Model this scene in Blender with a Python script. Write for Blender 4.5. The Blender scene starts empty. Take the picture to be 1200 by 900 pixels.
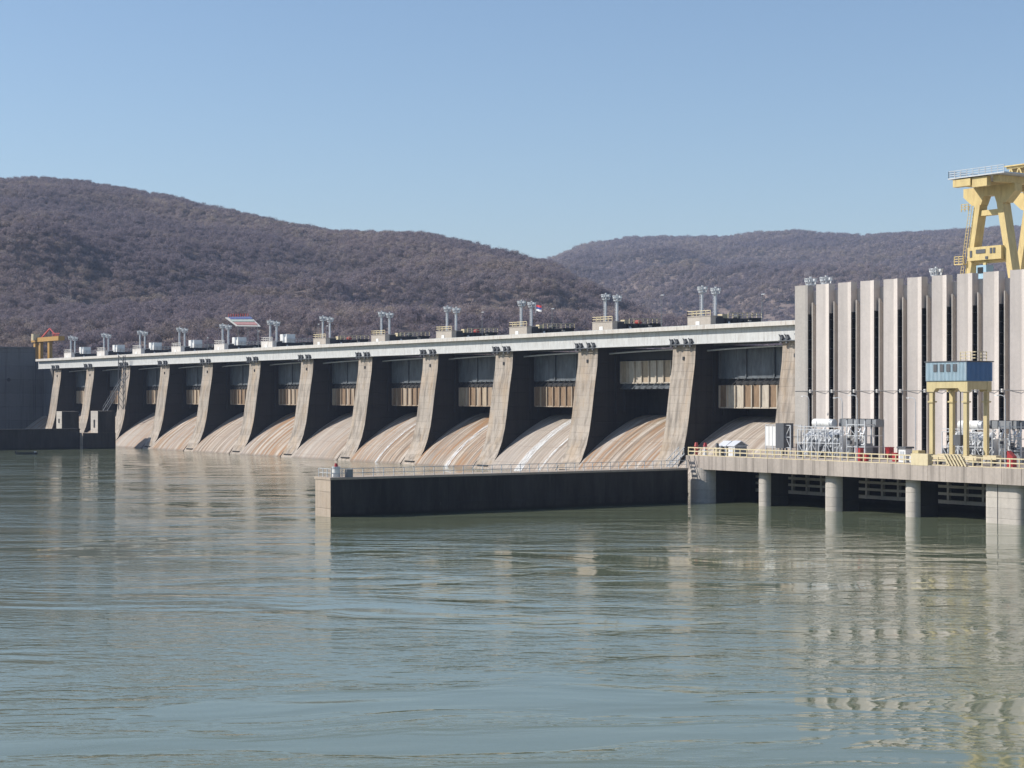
import bpy, bmesh, math, random
from mathutils import Vector, Matrix
random.seed(7)
R = math.radians
# ------------------------------------------------------------------ camera, sky, sun, exposure
FP, XV, HY, CZ = 2150.0, -836.0, 466.0, 15.85          # focal length in photo pixels, left vanishing point, horizon row, eye height
TH = math.atan2(600 - XV, FP); CT, ST = math.cos(TH), math.sin(TH)
CX, CY = 636.27, -228.0                                # X runs along the dam towards the viewer, Y upstream, river at z = 0
scene = bpy.context.scene
col = scene.collection
cam_d = bpy.data.cameras.new('camera'); cam = bpy.data.objects.new('camera', cam_d); col.objects.link(cam)
cam.location = (CX, CY, CZ)
cam.rotation_euler = (R(90), 0, R(90) - math.atan2(ST, CT))
cam_d.sensor_width = 36.0; cam_d.lens = 36.0 * FP / 1200.0
cam_d.shift_y = (HY - 450) / 1200.0
cam_d.clip_start = 1.0; cam_d.clip_end = 30000
scene.camera = cam
scene.render.resolution_x, scene.render.resolution_y = 1024, 768
SUN_EL, SUN_A = 36.0, 38.0                             # elevation; angle between the sun and straight downstream
sd = Vector((-math.sin(R(SUN_A)) * math.cos(R(SUN_EL)), -math.cos(R(SUN_A)) * math.cos(R(SUN_EL)), math.sin(R(SUN_EL))))
world = bpy.data.worlds.new('World'); scene.world = world; world.use_nodes = True
wn = world.node_tree; wn.nodes.clear()
wo = wn.nodes.new('ShaderNodeOutputWorld'); wb = wn.nodes.new('ShaderNodeBackground'); ws = wn.nodes.new('ShaderNodeTexSky')
ws.sky_type = 'NISHITA'; ws.sun_disc = False; ws.sun_elevation = R(SUN_EL); ws.sun_rotation = math.atan2(sd.x, sd.y)
ws.altitude = 100; ws.air_density = 1.0; ws.dust_density = 0.5; ws.ozone_density = 3.0
wb.inputs['Strength'].default_value = 0.095
wn.links.new(ws.outputs[0], wb.inputs[0]); wn.links.new(wb.outputs[0], wo.inputs[0])
sun_d = bpy.data.lights.new('sun', 'SUN'); sun_d.energy = 4.0; sun_d.angle = R(0.53); sun_d.color = (1.0, 0.95, 0.87)
sun = bpy.data.objects.new('sun', sun_d); col.objects.link(sun); sun.rotation_euler = sd.to_track_quat('Z', 'Y').to_euler()
scene.view_settings.view_transform = 'Standard'; scene.view_settings.look = 'None'
scene.view_settings.exposure = 0.5; scene.view_settings.gamma = 1.0

# ------------------------------------------------------------------ photo pixel -> place (a plane gives the distance)
def on_y(x, y, Y):
    p = Y - CY; dep = FP * p / (CT * (x - XV)); t = (dep - p * ST) / CT
    return CX - t, CZ - (y - HY) * dep / FP
def on_x(x, y, X):
    t = CX - X; k = (x - XV) * CT; p = k * t * CT / (FP - k * ST); dep = t * CT + p * ST
    return CY + p, CZ - (y - HY) * dep / FP
def at_depth(x, dep):
    l = (x - 600) / FP * dep
    return CX - CT * dep + ST * l, CY + ST * dep + CT * l

# ------------------------------------------------------------------ materials
class N:
    def __init__(s, name):
        s.m = bpy.data.materials.new(name); s.m.use_nodes = True; s.t = s.m.node_tree; s.t.nodes.clear()
        s.o = s.t.nodes.new('ShaderNodeOutputMaterial'); s.b = s.t.nodes.new('ShaderNodeBsdfPrincipled')
        s.t.links.new(s.b.outputs[0], s.o.inputs[0])
        s.g = s.t.nodes.new('ShaderNodeNewGeometry').outputs['Position']
    def n(s, typ, **kw):
        nd = s.t.nodes.new(typ)
        for k, v in kw.items(): setattr(nd, k, v)
        return nd
    def put(s, sock, v):
        if hasattr(v, 'is_output'): s.t.links.new(v, sock)
        else:
            try: sock.default_value = v
            except Exception: sock.default_value = tuple(v) + (1,) if len(v) == 3 else v
    def math(s, op, a, b=0.0, c=None):
        nd = s.n('ShaderNodeMath', operation=op); s.put(nd.inputs[0], a); s.put(nd.inputs[1], b)
        if c is not None: s.put(nd.inputs[2], c)
        return nd.outputs[0]
    def vscale(s, v, sc, off=(0, 0, 0)):
        nd = s.n('ShaderNodeVectorMath', operation='MULTIPLY_ADD'); s.put(nd.inputs[0], v); nd.inputs[1].default_value = sc; nd.inputs[2].default_value = off
        return nd.outputs[0]
    def noise(s, v, scale, detail=4, rough=.55, dist=0.0):
        nd = s.n('ShaderNodeTexNoise'); s.put(nd.inputs['Vector'], v); nd.inputs['Scale'].default_value = scale
        nd.inputs['Detail'].default_value = detail; nd.inputs['Roughness'].default_value = rough; nd.inputs['Distortion'].default_value = dist
        return nd.outputs['Fac']
    def ramp(s, f, stops, interp='LINEAR'):
        nd = s.n('ShaderNodeValToRGB'); s.put(nd.inputs[0], f); e = nd.color_ramp.elements; nd.color_ramp.interpolation = interp
        while len(e) < len(stops): e.new(0.5)
        for el, (p, c) in zip(e, stops):
            el.position = p; el.color = tuple(c) + (1,) if hasattr(c, '__len__') else (c, c, c, 1)
        return nd.outputs[0]
    def mix(s, f, a, b, mode='MIX'):
        nd = s.n('ShaderNodeMix', data_type='RGBA', blend_type=mode); s.put(nd.inputs['Factor'], f)
        s.put(nd.inputs[6], tuple(a) + (1,) if isinstance(a, tuple) and len(a) == 3 else a)
        s.put(nd.inputs[7], tuple(b) + (1,) if isinstance(b, tuple) and len(b) == 3 else b)
        return nd.outputs[2]
    def sep(s, v):
        nd = s.n('ShaderNodeSeparateXYZ'); s.put(nd.inputs[0], v); return nd.outputs
    def bump(s, h, strength, dist):
        nd = s.n('ShaderNodeBump'); nd.inputs['Strength'].default_value = strength; nd.inputs['Distance'].default_value = dist
        s.put(nd.inputs['Height'], h); s.t.links.new(nd.outputs[0], s.b.inputs['Normal'])
    def fin(s, colr, rough=.9, metal=0.0, spec=.3):
        s.put(s.b.inputs['Base Color'], tuple(colr) + (1,) if isinstance(colr, tuple) and len(colr) == 3 else colr)
        s.put(s.b.inputs['Roughness'], rough); s.b.inputs['Metallic'].default_value = metal; s.b.inputs['Specular IOR Level'].default_value = spec
        return s.m

def k(c, f): return tuple(min(1, v * f) for v in c)
def concrete(name, c, stain=.55, lift=0.0, streak=.6, warm=0.0, lo=.5, vary=0.0):
    s = N(name); P = s.g
    base = s.mix(s.ramp(s.noise(P, .12, 5, .6), [(.35, 0), (.68, 1)]), k(c, .84), k(c, 1.14))
    fine = s.noise(P, 2.3, 6, .7)
    base = s.mix(.35, base, s.ramp(fine, [(.3, k(c, .7)), (.7, k(c, 1.25))]))
    st = s.noise(s.vscale(P, (1.1, 1.1, .05)), 1.0, 5, .62)
    base = s.mix(s.math('MULTIPLY', s.ramp(st, [(lo, 0), (lo + .2, 1)]), streak), base, k(c, stain))
    if warm:
        w = s.noise(s.vscale(P, (.35, .35, .12), (31, 7, 3)), 1.0, 4, .6)
        base = s.mix(s.math('MULTIPLY', s.ramp(w, [(.48, 0), (.72, 1)]), warm), base, (c[0] * 1.0, c[1] * .80, c[2] * .56))
    if vary:
        base = s.mix(vary, base, s.ramp(s.n('ShaderNodeObjectInfo').outputs['Random'], [(0, k(c, .72)), (1, k(c, 1.15))]))
    h = fine
    if lift:
        x, y, z = s.sep(P)
        zz = s.math('ADD', s.math('MULTIPLY', z, 1 / lift), s.math('MULTIPLY', fine, .03))
        fr = s.math('FRACT', zz)
        ln = s.ramp(s.math('ABSOLUTE', s.math('SUBTRACT', fr, .5)), [(0, 1), (.02, .8), (.045, 0)])
        idn = s.n('ShaderNodeTexWhiteNoise', noise_dimensions='1D'); s.put(idn.inputs['W'], s.math('FLOOR', s.math('ADD', zz, .5)))
        base = s.mix(.16, base, s.ramp(idn.outputs['Value'], [(0, k(c, .6)), (1, k(c, 1.35))]))
        base = s.mix(s.math('MULTIPLY', ln, s.ramp(s.noise(P, .35, 3), [(.35, .05), (.65, .6)])), base, k(c, .45))
        h = s.math('SUBTRACT', fine, s.math('MULTIPLY', ln, 2.0))
    s.bump(h, .35, .06)
    return s.fin(base, .92)
def plain(name, c, rough=.6, metal=0.0, var=.2, dirt=None, spec=.4, scale=1.4):
    s = N(name)
    f = s.noise(s.vscale(s.g, (1, 1, .35)), scale, 5, .65)
    b = s.mix(s.ramp(f, [(.3, 0), (.72, 1)]), k(c, 1 - var), k(c, 1 + var * .6))
    if dirt:
        g = s.noise(s.vscale(s.g, (2.2, 2.2, .3), (5, 9, 2)), 1.0, 5, .7)
        b = s.mix(s.ramp(g, [(.52, 0), (.75, .85)]), b, dirt)
    return s.fin(b, rough, metal, spec)

M = {}
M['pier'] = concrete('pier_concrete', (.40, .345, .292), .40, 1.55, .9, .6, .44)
M['flank'] = concrete('shade_dark_concrete', (.036, .034, .033), .5, 3.1, .7)  # near-black base puts the shade of the pier sides into the colour
M['power'] = concrete('panel_concrete', (.585, .53, .49), .70, 0, .55, 0, .46, .3)
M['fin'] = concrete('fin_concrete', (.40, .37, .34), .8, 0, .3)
M['plat'] = concrete('platform_concrete', (.42, .365, .32), .55, 0, .85, 0, .45)
M['ppier'] = concrete('platform_pier_concrete', (.46, .42, .375), .62, 1.3, .5)
M['wall'] = concrete('wall_concrete', (.40, .33, .265), .6, 2.2, .5, .3)
s = N('shade_and_waterline_concrete')  # side shade put into the base colour; seep streaks, joints and waterline are real
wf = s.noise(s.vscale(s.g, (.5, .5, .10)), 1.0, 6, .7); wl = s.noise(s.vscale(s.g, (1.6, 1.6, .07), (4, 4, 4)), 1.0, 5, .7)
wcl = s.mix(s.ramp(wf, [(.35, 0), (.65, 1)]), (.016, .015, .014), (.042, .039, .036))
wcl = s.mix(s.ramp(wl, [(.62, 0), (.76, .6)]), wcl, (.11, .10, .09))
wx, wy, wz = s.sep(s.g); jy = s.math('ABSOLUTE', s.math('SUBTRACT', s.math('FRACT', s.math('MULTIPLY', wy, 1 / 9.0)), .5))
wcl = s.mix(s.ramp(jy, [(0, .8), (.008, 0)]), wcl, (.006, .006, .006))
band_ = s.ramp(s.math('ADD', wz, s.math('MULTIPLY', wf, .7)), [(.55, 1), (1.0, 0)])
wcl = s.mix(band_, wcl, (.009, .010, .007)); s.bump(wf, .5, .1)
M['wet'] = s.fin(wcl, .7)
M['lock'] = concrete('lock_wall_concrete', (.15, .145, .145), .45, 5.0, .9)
M['white'] = plain('white_girder_paint', (.54, .54, .53), .6, 0, .16, (.33, .30, .27))
M['deck'] = plain('pale_deck_edge', (.58, .545, .50), .8, 0, .15, (.36, .27, .21))
M['hoist'] = concrete('hoist_block_concrete', (.40, .36, .31), .7, 0, .4)
M['hoistw'] = plain('white_washed_block', (.60, .57, .53), .8, 0, .15, (.36, .33, .29))
M['dark'] = plain('dark_machinery', (.035, .035, .04), .6, .2, .3)
M['gatebl'] = plain('blue_grey_gate_steel', (.125, .14, .155), .6, 0, .45, (.06, .055, .05), .3, .6)
M['slot'] = plain('shade_slot_steel', (.03, .03, .032), .7, 0, .3)  # near-black colour carries the shade of the gate recesses
M['galv'] = plain('galvanised_steel', (.52, .54, .56), .45, .25, .15)
M['silver'] = plain('silver_paint', (.70, .71, .72), .4, .15, .12, (.4, .38, .36))
M['grey'] = plain('grey_steel_box', (.22, .23, .24), .55, 0, .15)
M['dgrey'] = plain('dark_grey_steel', (.09, .095, .105), .55, 0, .2)
M['cream'] = plain('cream_yellow_paint', (.66, .56, .36), .55, 0, .15, (.42, .30, .17))
M['yellow'] = plain('yellow_crane_paint', (.56, .46, .245), .5, 0, .12, (.42, .30, .14))
M['ycrane'] = plain('pale_yellow_crane_paint', (.62, .48, .215), .55, 0, .14, (.42, .29, .13))
M['orange'] = plain('orange_crane_paint', (.42, .24, .06), .5, 0, .15)
M['red'] = plain('red_paint', (.36, .03, .035), .4, 0, .15)
M['redt'] = plain('faded_red_lattice', (.45, .08, .07), .5, 0, .1)
M['bluec'] = plain('blue_cladding', (.07, .19, .38), .45, 0, .12)
M['bluef'] = plain('pale_blue_cladding', (.38, .50, .57), .5, 0, .15, (.5, .53, .55))  # paler than the other cladding, used on the cabin front only
M['bluem'] = plain('light_blue_machine', (.33, .50, .60), .5, 0, .12)
M['boat'] = plain('dark_boat_hull', (.03, .035, .04), .5, 0, .2)
M['skin'] = plain('navy_cloth', (.05, .06, .09), .9)
M['roofm'] = plain('light_grey_roof', (.62, .63, .66), .5, .1, .08)
M['wpanel'] = plain('white_panel', (.72, .72, .70), .5, 0, .08)
M['fwhite'] = plain('white_cloth', (.75, .75, .75), .8); M['fblue'] = plain('blue_cloth', (.04, .08, .28), .8); M['fred'] = plain('red_cloth', (.55, .05, .06), .8)
M['spink'] = plain('faded_red_board', (.38, .20, .19), .8); M['sblue'] = plain('faded_blue_board', (.09, .12, .27), .8); M['sframe'] = plain('dull_white_board', (.48, .47, .45), .8); M['sgreen'] = plain('grey_green_board', (.36, .42, .38), .8)
s = N('dark_window_glass'); M['glass'] = s.fin((.012, .014, .016), .12, 0, .5)
s = N('rusty_gate_leaf')
gx = s.noise(s.vscale(s.g, (1.1, 0, .03)), 1.0, 3, .6); gz = s.noise(s.vscale(s.g, (2.5, 1, .12)), 1.4, 5, .7)
g1 = s.ramp(gx, [(.30, (.36, .30, .23)), (.45, (.47, .39, .30)), (.55, (.26, .175, .115)), (.68, (.50, .44, .36))])
M['gaterust'] = s.fin(s.mix(s.ramp(gz, [(.45, 0), (.75, .75)]), g1, (.15, .085, .05)), .75)
M['tan'] = plain('tan_gate_panel', (.42, .33, .235), .75, 0, .25, (.25, .17, .10)); M['brownp'] = plain('brown_gate_panel', (.25, .165, .10), .75, 0, .3, (.15, .09, .055)); M['creamp'] = plain('cream_gate_panel', (.60, .53, .44), .75, 0, .15, (.40, .32, .24))
M['rib'] = plain('pale_gate_rib', (.50, .44, .36), .7, 0, .2, (.22, .14, .09))
def chute_mat():
    s = N('streaked_chute_concrete'); x, y, z = s.sep(s.g)
    v = s.vscale(s.g, (1, .03, .0))
    a = s.noise(v, .62, 3, .55, .1)
    c1 = s.ramp(a, [(.30, (.60, .53, .46)), (.38, (.26, .20, .155)), (.415, (.62, .54, .46)), (.455, (.15, .105, .07)), (.485, (.54, .44, .35)), (.52, (.25, .16, .095)), (.55, (.64, .57, .49)), (.585, (.17, .12, .085)), (.62, (.50, .43, .36)), (.70, (.27, .22, .18))])
    b = s.noise(s.vscale(s.g, (1, .04, 0), (17, 3, 0)), 2.6, 4, .7)
    c2 = s.mix(s.ramp(b, [(.43, 0), (.57, 1)]), (.20, .15, .11), (.62, .55, .47))
    c = s.mix(.26, c1, c2)
    dk = s.noise(s.vscale(s.g, (1, .022, 0), (63, 5, 0)), 1.15, 2, .5)
    c = s.mix(s.math('MULTIPLY', s.ramp(dk, [(.52, 0), (.57, 1), (.63, 1), (.67, 0)]), .7), c, (.15, .105, .072))
    pl = s.noise(s.vscale(s.g, (1, .022, 0), (21, 8, 0)), .9, 2, .5)
    c = s.mix(s.math('MULTIPLY', s.ramp(pl, [(.55, 0), (.60, 1)]), .6), c, (.68, .62, .55))
    big = s.noise(s.vscale(s.g, (.045, .02, 0), (3, 1, 0)), 1.0, 2, .5)
    c = s.mix(s.math('MULTIPLY', s.ramp(big, [(.46, 0), (.60, 1)]), .55), c, (.44, .40, .365))
    rs = s.noise(s.vscale(s.g, (.55, .06, 0), (41, 3, 0)), 1.0, 4, .65)
    rnd_ = s.n('ShaderNodeObjectInfo').outputs['Random']
    c = s.mix(s.math('MULTIPLY', s.ramp(rs, [(.49, 0), (.59, 1)]), s.ramp(rnd_, [(0, .12), (.45, .35), (.75, .85), (1, .7)])), c, (.34, .18, .08))
    c = s.mix(s.ramp(s.math('FRACT', s.math('MULTIPLY', rnd_, 7.3)), [(0, .35), (.5, .0), (1, .0)]), c, (.46, .425, .39))
    jz = s.math('ABSOLUTE', s.math('SUBTRACT', s.math('FRACT', s.math('MULTIPLY', s.math('ADD', z, s.math('MULTIPLY', rnd_, 2.0)), .29)), .5))
    c = s.mix(s.ramp(jz, [(0, .45), (.012, .3), (.02, 0)]), c, (.19, .155, .125))
    blot = s.noise(s.g, .5, 6, .7)
    c = s.mix(s.math('MULTIPLY', s.ramp(blot, [(.5, 0), (.75, 1)]), .35), c, (.27, .22, .18))
    grn = s.math('MULTIPLY', s.ramp(s.math('MULTIPLY', z, .0833), [(.80, 0), (1.0, 1)]), s.ramp(s.noise(s.vscale(s.g, (.5, .2, 0)), 1.0, 4), [(.42, 0), (.6, 1)]))
    c = s.mix(s.math('MULTIPLY', grn, .55), c, (.16, .15, .085))
    c = s.mix(1.0, c, (.87, .86, .85), 'MULTIPLY')
    wetl = s.ramp(s.math('ADD', z, s.math('MULTIPLY', blot, .8)), [(.55, 1), (.95, 0)])
    c = s.mix(s.math('MULTIPLY', wetl, .6), c, (.17, .14, .115))
    s.bump(b, .3, .05)
    return s.fin(c, .8)
M['chute'] = chute_mat()
s = N('falling_white_water')
fw = s.noise(s.vscale(s.g, (2.2, .22, .22)), 2.0, 6, .75)
s.put(s.b.inputs['Alpha'], s.ramp(fw, [(.40, .0), (.62, .9)])); s.bump(fw, .6, .1)
M['foam'] = s.fin((.82, .84, .85), .5)
def water_mat():
    s = N('river_water')
    P = s.g
    cr, cf = CT, ST
    rot = s.n('ShaderNodeVectorRotate'); rot.rotation_type = 'Z_AXIS'; s.put(rot.inputs['Vector'], P); rot.inputs['Angle'].default_value = R(-56)
    W = rot.outputs[0]
    wc = s.n('ShaderNodeTexNoise'); s.put(wc.inputs['Vector'], s.vscale(W, (.02, .03, 0), (2, 5, 0))); wc.inputs['Scale'].default_value = 1.0; wc.inputs['Detail'].default_value = 3
    wv = s.n('ShaderNodeVectorMath', operation='MULTIPLY_ADD'); s.put(wv.inputs[0], wc.outputs['Color']); wv.inputs[1].default_value = (46, 26, 0); s.put(wv.inputs[2], W)
    WW = wv.outputs[0]                                   # currents bend the wind patches
    patch = s.noise(s.vscale(WW, (.012, .030, 0)), 1.0, 5, .6)
    patch2 = s.noise(s.vscale(WW, (.045, .12, 0), (9, 4, 0)), 1.0, 4, .6)
    amp = s.math('ADD', s.math('MULTIPLY', s.ramp(patch, [(.46, 0), (.58, 1)]), .70), s.math('MULTIPLY', s.ramp(patch2, [(.48, 0), (.60, 1)]), .75))
    amp = s.math('ADD', amp, .07)
    w1 = s.noise(s.vscale(W, (.45, .8, 0)), 1.0, 3, .55, .5)
    w2 = s.noise(s.vscale(W, (1.5, 2.6, 0), (3, 8, 0)), 1.0, 2, .5, .5)
    w0 = s.noise(s.vscale(WW, (.07, .14, 0), (1, 2, 0)), 1.0, 2, .5)
    h = s.math('ADD', s.math('MULTIPLY', s.math('ADD', s.math('MULTIPLY', w1, .085), s.math('MULTIPLY', w2, .022)), amp), s.math('MULTIPLY', w0, .16))
    s.bump(h, 1.0, 1.0)
    m = s.fin(s.mix(s.ramp(patch2, [(.35, 0), (.7, 1)]), (.134, .160, .104), (.158, .176, .110)), .05, 0, .5)
    s.b.inputs['IOR'].default_value = 1.333
    return m
M['water'] = water_mat()
s = N('forest_floor'); M['floor'] = s.fin(s.mix(s.ramp(s.noise(s.g, .02, 5, .65), [(.35, 0), (.65, 1)]), (.17, .135, .125), (.25, .195, .17)), 1.0, 0, .1)
s = N('bare_ground'); M['ground'] = s.fin(s.mix(s.noise(s.g, .01, 5), (.12, .10, .07), (.18, .15, .11)), 1.0, 0, .1)
def tree_mat():
    s = N('bare_twigs'); oi = s.n('ShaderNodeObjectInfo')
    c = s.ramp(oi.outputs['Random'], [(0, (.25, .195, .195)), (.25, (.31, .245, .235)), (.5, (.38, .305, .285)), (.7, (.28, .225, .23)), (.9, (.38, .305, .235)), (1, (.44, .375, .345))])  # twig tones lightened and blued to carry part of the distance haze
    big = s.noise(s.vscale(oi.outputs['Location'], (.0045, .0045, .0045)), 1.0, 4, .6)
    c = s.mix(s.ramp(big, [(.42, 0), (.56, .8)]), c, (.23, .19, .215))
    oc = s.noise(s.vscale(oi.outputs['Location'], (.011, .011, .011), (7, 3, 1)), 1.0, 4, .6)
    c = s.mix(s.ramp(oc, [(.55, 0), (.70, .5)]), c, (.34, .27, .18))
    m = s.fin(c, 1.0, 0, .05)                             # loose sprays of twigs let part of the light through
    tr = s.n('ShaderNodeBsdfTranslucent'); s.put(tr.inputs['Color'], c); mx = s.n('ShaderNodeMixShader'); mx.inputs[0].default_value = .38
    s.t.links.new(s.b.outputs[0], mx.inputs[1]); s.t.links.new(tr.outputs[0], mx.inputs[2]); s.t.links.new(mx.outputs[0], s.o.inputs[0])
    return m
M['twig'] = tree_mat()
s = N('tree_bark'); M['bark'] = s.fin((.16, .14, .125), 1.0, 0, .1)

# ------------------------------------------------------------------ mesh helpers
class MB:
    def __init__(s): s.v = []; s.f = []; s.mi = []; s.sm = []
    def add(s, vs, fs, mi=0, smooth=False):
        o = len(s.v); s.v += [tuple(v) for v in vs]
        for f in fs: s.f.append([i + o for i in f]); s.mi.append(mi); s.sm.append(smooth)
        return s
    def box(s, x0, x1, y0, y1, z0, z1, mi=0, fl=None):
        vs = [(x, y, z) for z in (z0, z1) for y in (y0, y1) for x in (x0, x1)]
        fs = [(0, 2, 3, 1), (4, 5, 7, 6), (0, 1, 5, 4), (2, 6, 7, 3), (0, 4, 6, 2), (1, 3, 7, 5)]
        o = len(s.v); s.v += vs
        for i, f in enumerate(fs): s.f.append([j + o for j in f]); s.mi.append(fl if (fl is not None and i >= 4) else mi); s.sm.append(False)
        return s
    def prism_x(s, prof, x0, x1, mi=0, cap=0):       # profile in (y, z), counter-clockwise seen from +X
        n = len(prof); vs = [(x0, y, z) for y, z in prof] + [(x1, y, z) for y, z in prof]
        s.add(vs, [(i, (i + 1) % n, n + (i + 1) % n, n + i) for i in range(n)], mi)
        s.add(vs, [list(range(n))[::-1], list(range(n, 2 * n))], cap); return s
    def prism_z(s, prof, z0, z1, mi=0):              # profile in (x, y)
        n = len(prof); vs = [(x, y, z0) for x, y in prof] + [(x, y, z1) for x, y in prof]
        s.add(vs, [(i, (i + 1) % n, n + (i + 1) % n, n + i) for i in range(n)] + [list(range(n))[::-1], list(range(n, 2 * n))], mi); return s
    def prism_y(s, prof, y0, y1, mi=0):              # profile in (x, z)
        n = len(prof); vs = [(x, y0, z) for x, z in prof] + [(x, y1, z) for x, z in prof]
        s.add(vs, [(i, (i + 1) % n, n + (i + 1) % n, n + i) for i in range(n)] + [list(range(n))[::-1], list(range(n, 2 * n))], mi); return s
    def tube(s, a, b, r, n=6, r2=None, mi=0, cap=True):
        a, b = Vector(a), Vector(b); d = (b - a).normalized(); u = d.orthogonal().normalized(); w = d.cross(u); r2 = r if r2 is None else r2
        vs = [a + (u * math.cos(2 * math.pi * i / n) + w * math.sin(2 * math.pi * i / n)) * r for i in range(n)] + \
             [b + (u * math.cos(2 * math.pi * i / n) + w * math.sin(2 * math.pi * i / n)) * r2 for i in range(n)]
        s.add(vs, [(i, (i + 1) % n, n + (i + 1) % n, n + i) for i in range(n)], mi, n > 5)
        if cap: s.add(vs, [list(range(n))[::-1], list(range(n, 2 * n))], mi)
        return s
    def path(s, pts, r, n=6, mi=0):
        for a, b in zip(pts[:-1], pts[1:]): s.tube(a, b, r, n, None, mi)
        return s
    def bar(s, a, b, w, h=None, mi=0):               # square bar between two points
        a, b = Vector(a), Vector(b); h = h or w; d = (b - a).normalized()
        up = Vector((0, 0, 1)) if abs(d.z) < .95 else Vector((0, 1, 0))
        u = d.cross(up).normalized() * w / 2; v = u.cross(d).normalized() * h / 2
        vs = [p + q for p in (a, b) for q in (-u - v, u - v, u + v, -u + v)]
        s.add(vs, [(0, 1, 5, 4), (1, 2, 6, 5), (2, 3, 7, 6), (3, 0, 4, 7), (0, 3, 2, 1), (4, 5, 6, 7)], mi); return s
    def cyl_seg(s, a, b, r, n=14): return s.tube(a, b, r, n)
    def mesh(s, name, mats):
        me = bpy.data.meshes.new(name); me.from_pydata(s.v, [], s.f)
        for m in (mats if isinstance(mats, (list, tuple)) else [mats]): me.materials.append(M[m])
        for p, i, sm in zip(me.polygons, s.mi, s.sm): p.material_index = i; p.use_smooth = sm
        bm = bmesh.new(); bm.from_mesh(me); bmesh.ops.recalc_face_normals(bm, faces=bm.faces); bm.to_mesh(me); bm.free()
        return me
    def build(s, name, mats, parent=None, loc=None):
        if loc is None and parent is not None and parent.get('_abs'):   # built in world coordinates below a root that stands elsewhere
            o3 = parent['_abs']; s.v = [(x - o3[0], y - o3[1], z - o3[2]) for x, y, z in s.v]
        o = bpy.data.objects.new(name, s.mesh(name, mats)); col.objects.link(o); o.parent = parent
        if parent is not None and parent.get('_abs'): o['_abs'] = parent['_abs']
        if loc is not None: o.location = loc
        return o
def inst(name, me, parent, loc=(0, 0, 0), rz=0.0):
    o = bpy.data.objects.new(name, me); col.objects.link(o); o.parent = parent; o.location = loc; o.rotation_euler = (0, 0, rz); return o
def thing(name, label, cat, loc=(0, 0, 0), group=None, rz=0.0, absol=False):
    o = bpy.data.objects.new(name, None); col.objects.link(o); o.location = loc; o.rotation_euler = (0, 0, rz); o.empty_display_size = .5
    o['label'] = label; o['category'] = cat
    if group: o['group'] = group
    if absol: o['_abs'] = list(loc)
    return o
def tag(o, label, cat, group=None):
    o['label'] = label; o['category'] = cat
    if group: o['group'] = group
    return o
def struct(o): o['kind'] = 'structure'; return o
def copy_tree(o, parent=None):
    c = o.copy(); col.objects.link(c); c.parent = parent
    for ch in list(o.children): copy_tree(ch, c)
    return c
ORD = ['', 'nearest', 'second', 'third', 'fourth', 'fifth', 'sixth', 'seventh', 'eighth', 'ninth', 'tenth', 'eleventh', 'twelfth', 'thirteenth']

# ------------------------------------------------------------------ river and terrain
def sheet(name, mat, x0, x1, y0, y1, z, nx=1, ny=1):
    m = MB(); vs = [(x0 + (x1 - x0) * i / nx, y0 + (y1 - y0) * j / ny, z) for j in range(ny + 1) for i in range(nx + 1)]
    m.add(vs, [(j * (nx + 1) + i, j * (nx + 1) + i + 1, (j + 1) * (nx + 1) + i + 1, (j + 1) * (nx + 1) + i) for j in range(ny) for i in range(nx)])
    return struct(m.build(name, mat))
sheet('ground', 'ground', -7000, 3000, -3500, 7000, -4.0)
sheet('river', 'water', -1400, 900, -900, 12, 0.0)
sheet('reservoir', 'water', -900, 1500, 22.1, 2500, 26.0)
from mathutils import noise as mn
def interp(tab, x):
    if x <= tab[0][0]: return tab[0][1]
    for (a, b), (c, d) in zip(tab[:-1], tab[1:]):
        if x <= c:
            t = (x - a) / (c - a); t = t * t * (3 - 2 * t) * .5 + t * .5
            return b + (d - b) * t
    return tab[-1][1]
def hill(name, ridge, foot, crest, nx, nr, amp, wl, back=1.35, tree_h=7.0, seed=0, power=.8, x0=-420, x1=1500):
    m = MB(); vs = []
    for i in range(nx + 1):
        x = x0 + (x1 - x0) * i / nx
        r0, r1 = interp(foot, x), interp(crest, x)
        zr = CZ + (HY - interp(ridge, x)) / FP * r1 - tree_h
        for j in range(nr + 1):
            t = j / nr * back; r = r0 + (r1 - r0) * t
            px, py = at_depth(x, r)
            if t <= 1: z = 24 + (zr - 24) * (math.sin(t * math.pi / 2) ** (1 / power) * .32 + t * .68)
            else: z = zr - (zr - 20) * ((t - 1) / (back - 1)) ** 1.5 * .6
            q = Vector((px / wl, py / wl, seed))
            n = mn.fractal(q, 1.0, 2.1, 5, noise_basis='PERLIN_ORIGINAL') + .6 * (abs(mn.noise(q * .8 + Vector((5, 5, 5)))) - .25)
            e = max(0, min(1, (.93 - t) * 2.0)) * min(1, t * 4)
            z += n * amp * (e * .97 + .03)
            vs.append((px, py, z))
    m.add(vs, [(i * (nr + 1) + j, (i + 1) * (nr + 1) + j, (i + 1) * (nr + 1) + j + 1, i * (nr + 1) + j + 1) for i in range(nx) for j in range(nr)], 0, True)
    o = m.build(name, 'floor'); return struct(o)
hl = hill('hill_left', [(-420, 225), (-150, 210), (0, 206), (45, 204), (90, 207), (130, 213), (190, 223), (250, 237), (300, 247), (340, 257), (400, 266), (450, 268), (500, 269), (540, 277), (590, 288), (640, 299), (690, 322), (740, 350), (800, 376), (860, 392), (950, 410), (1050, 430)],
          [(-420, 930), (500, 980), (1050, 1150)], [(-420, 2000), (45, 2150), (400, 2050), (640, 1750), (800, 1500), (1050, 1350)], 240, 70, 46, 300, tree_h=12.0, x1=1050)
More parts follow.
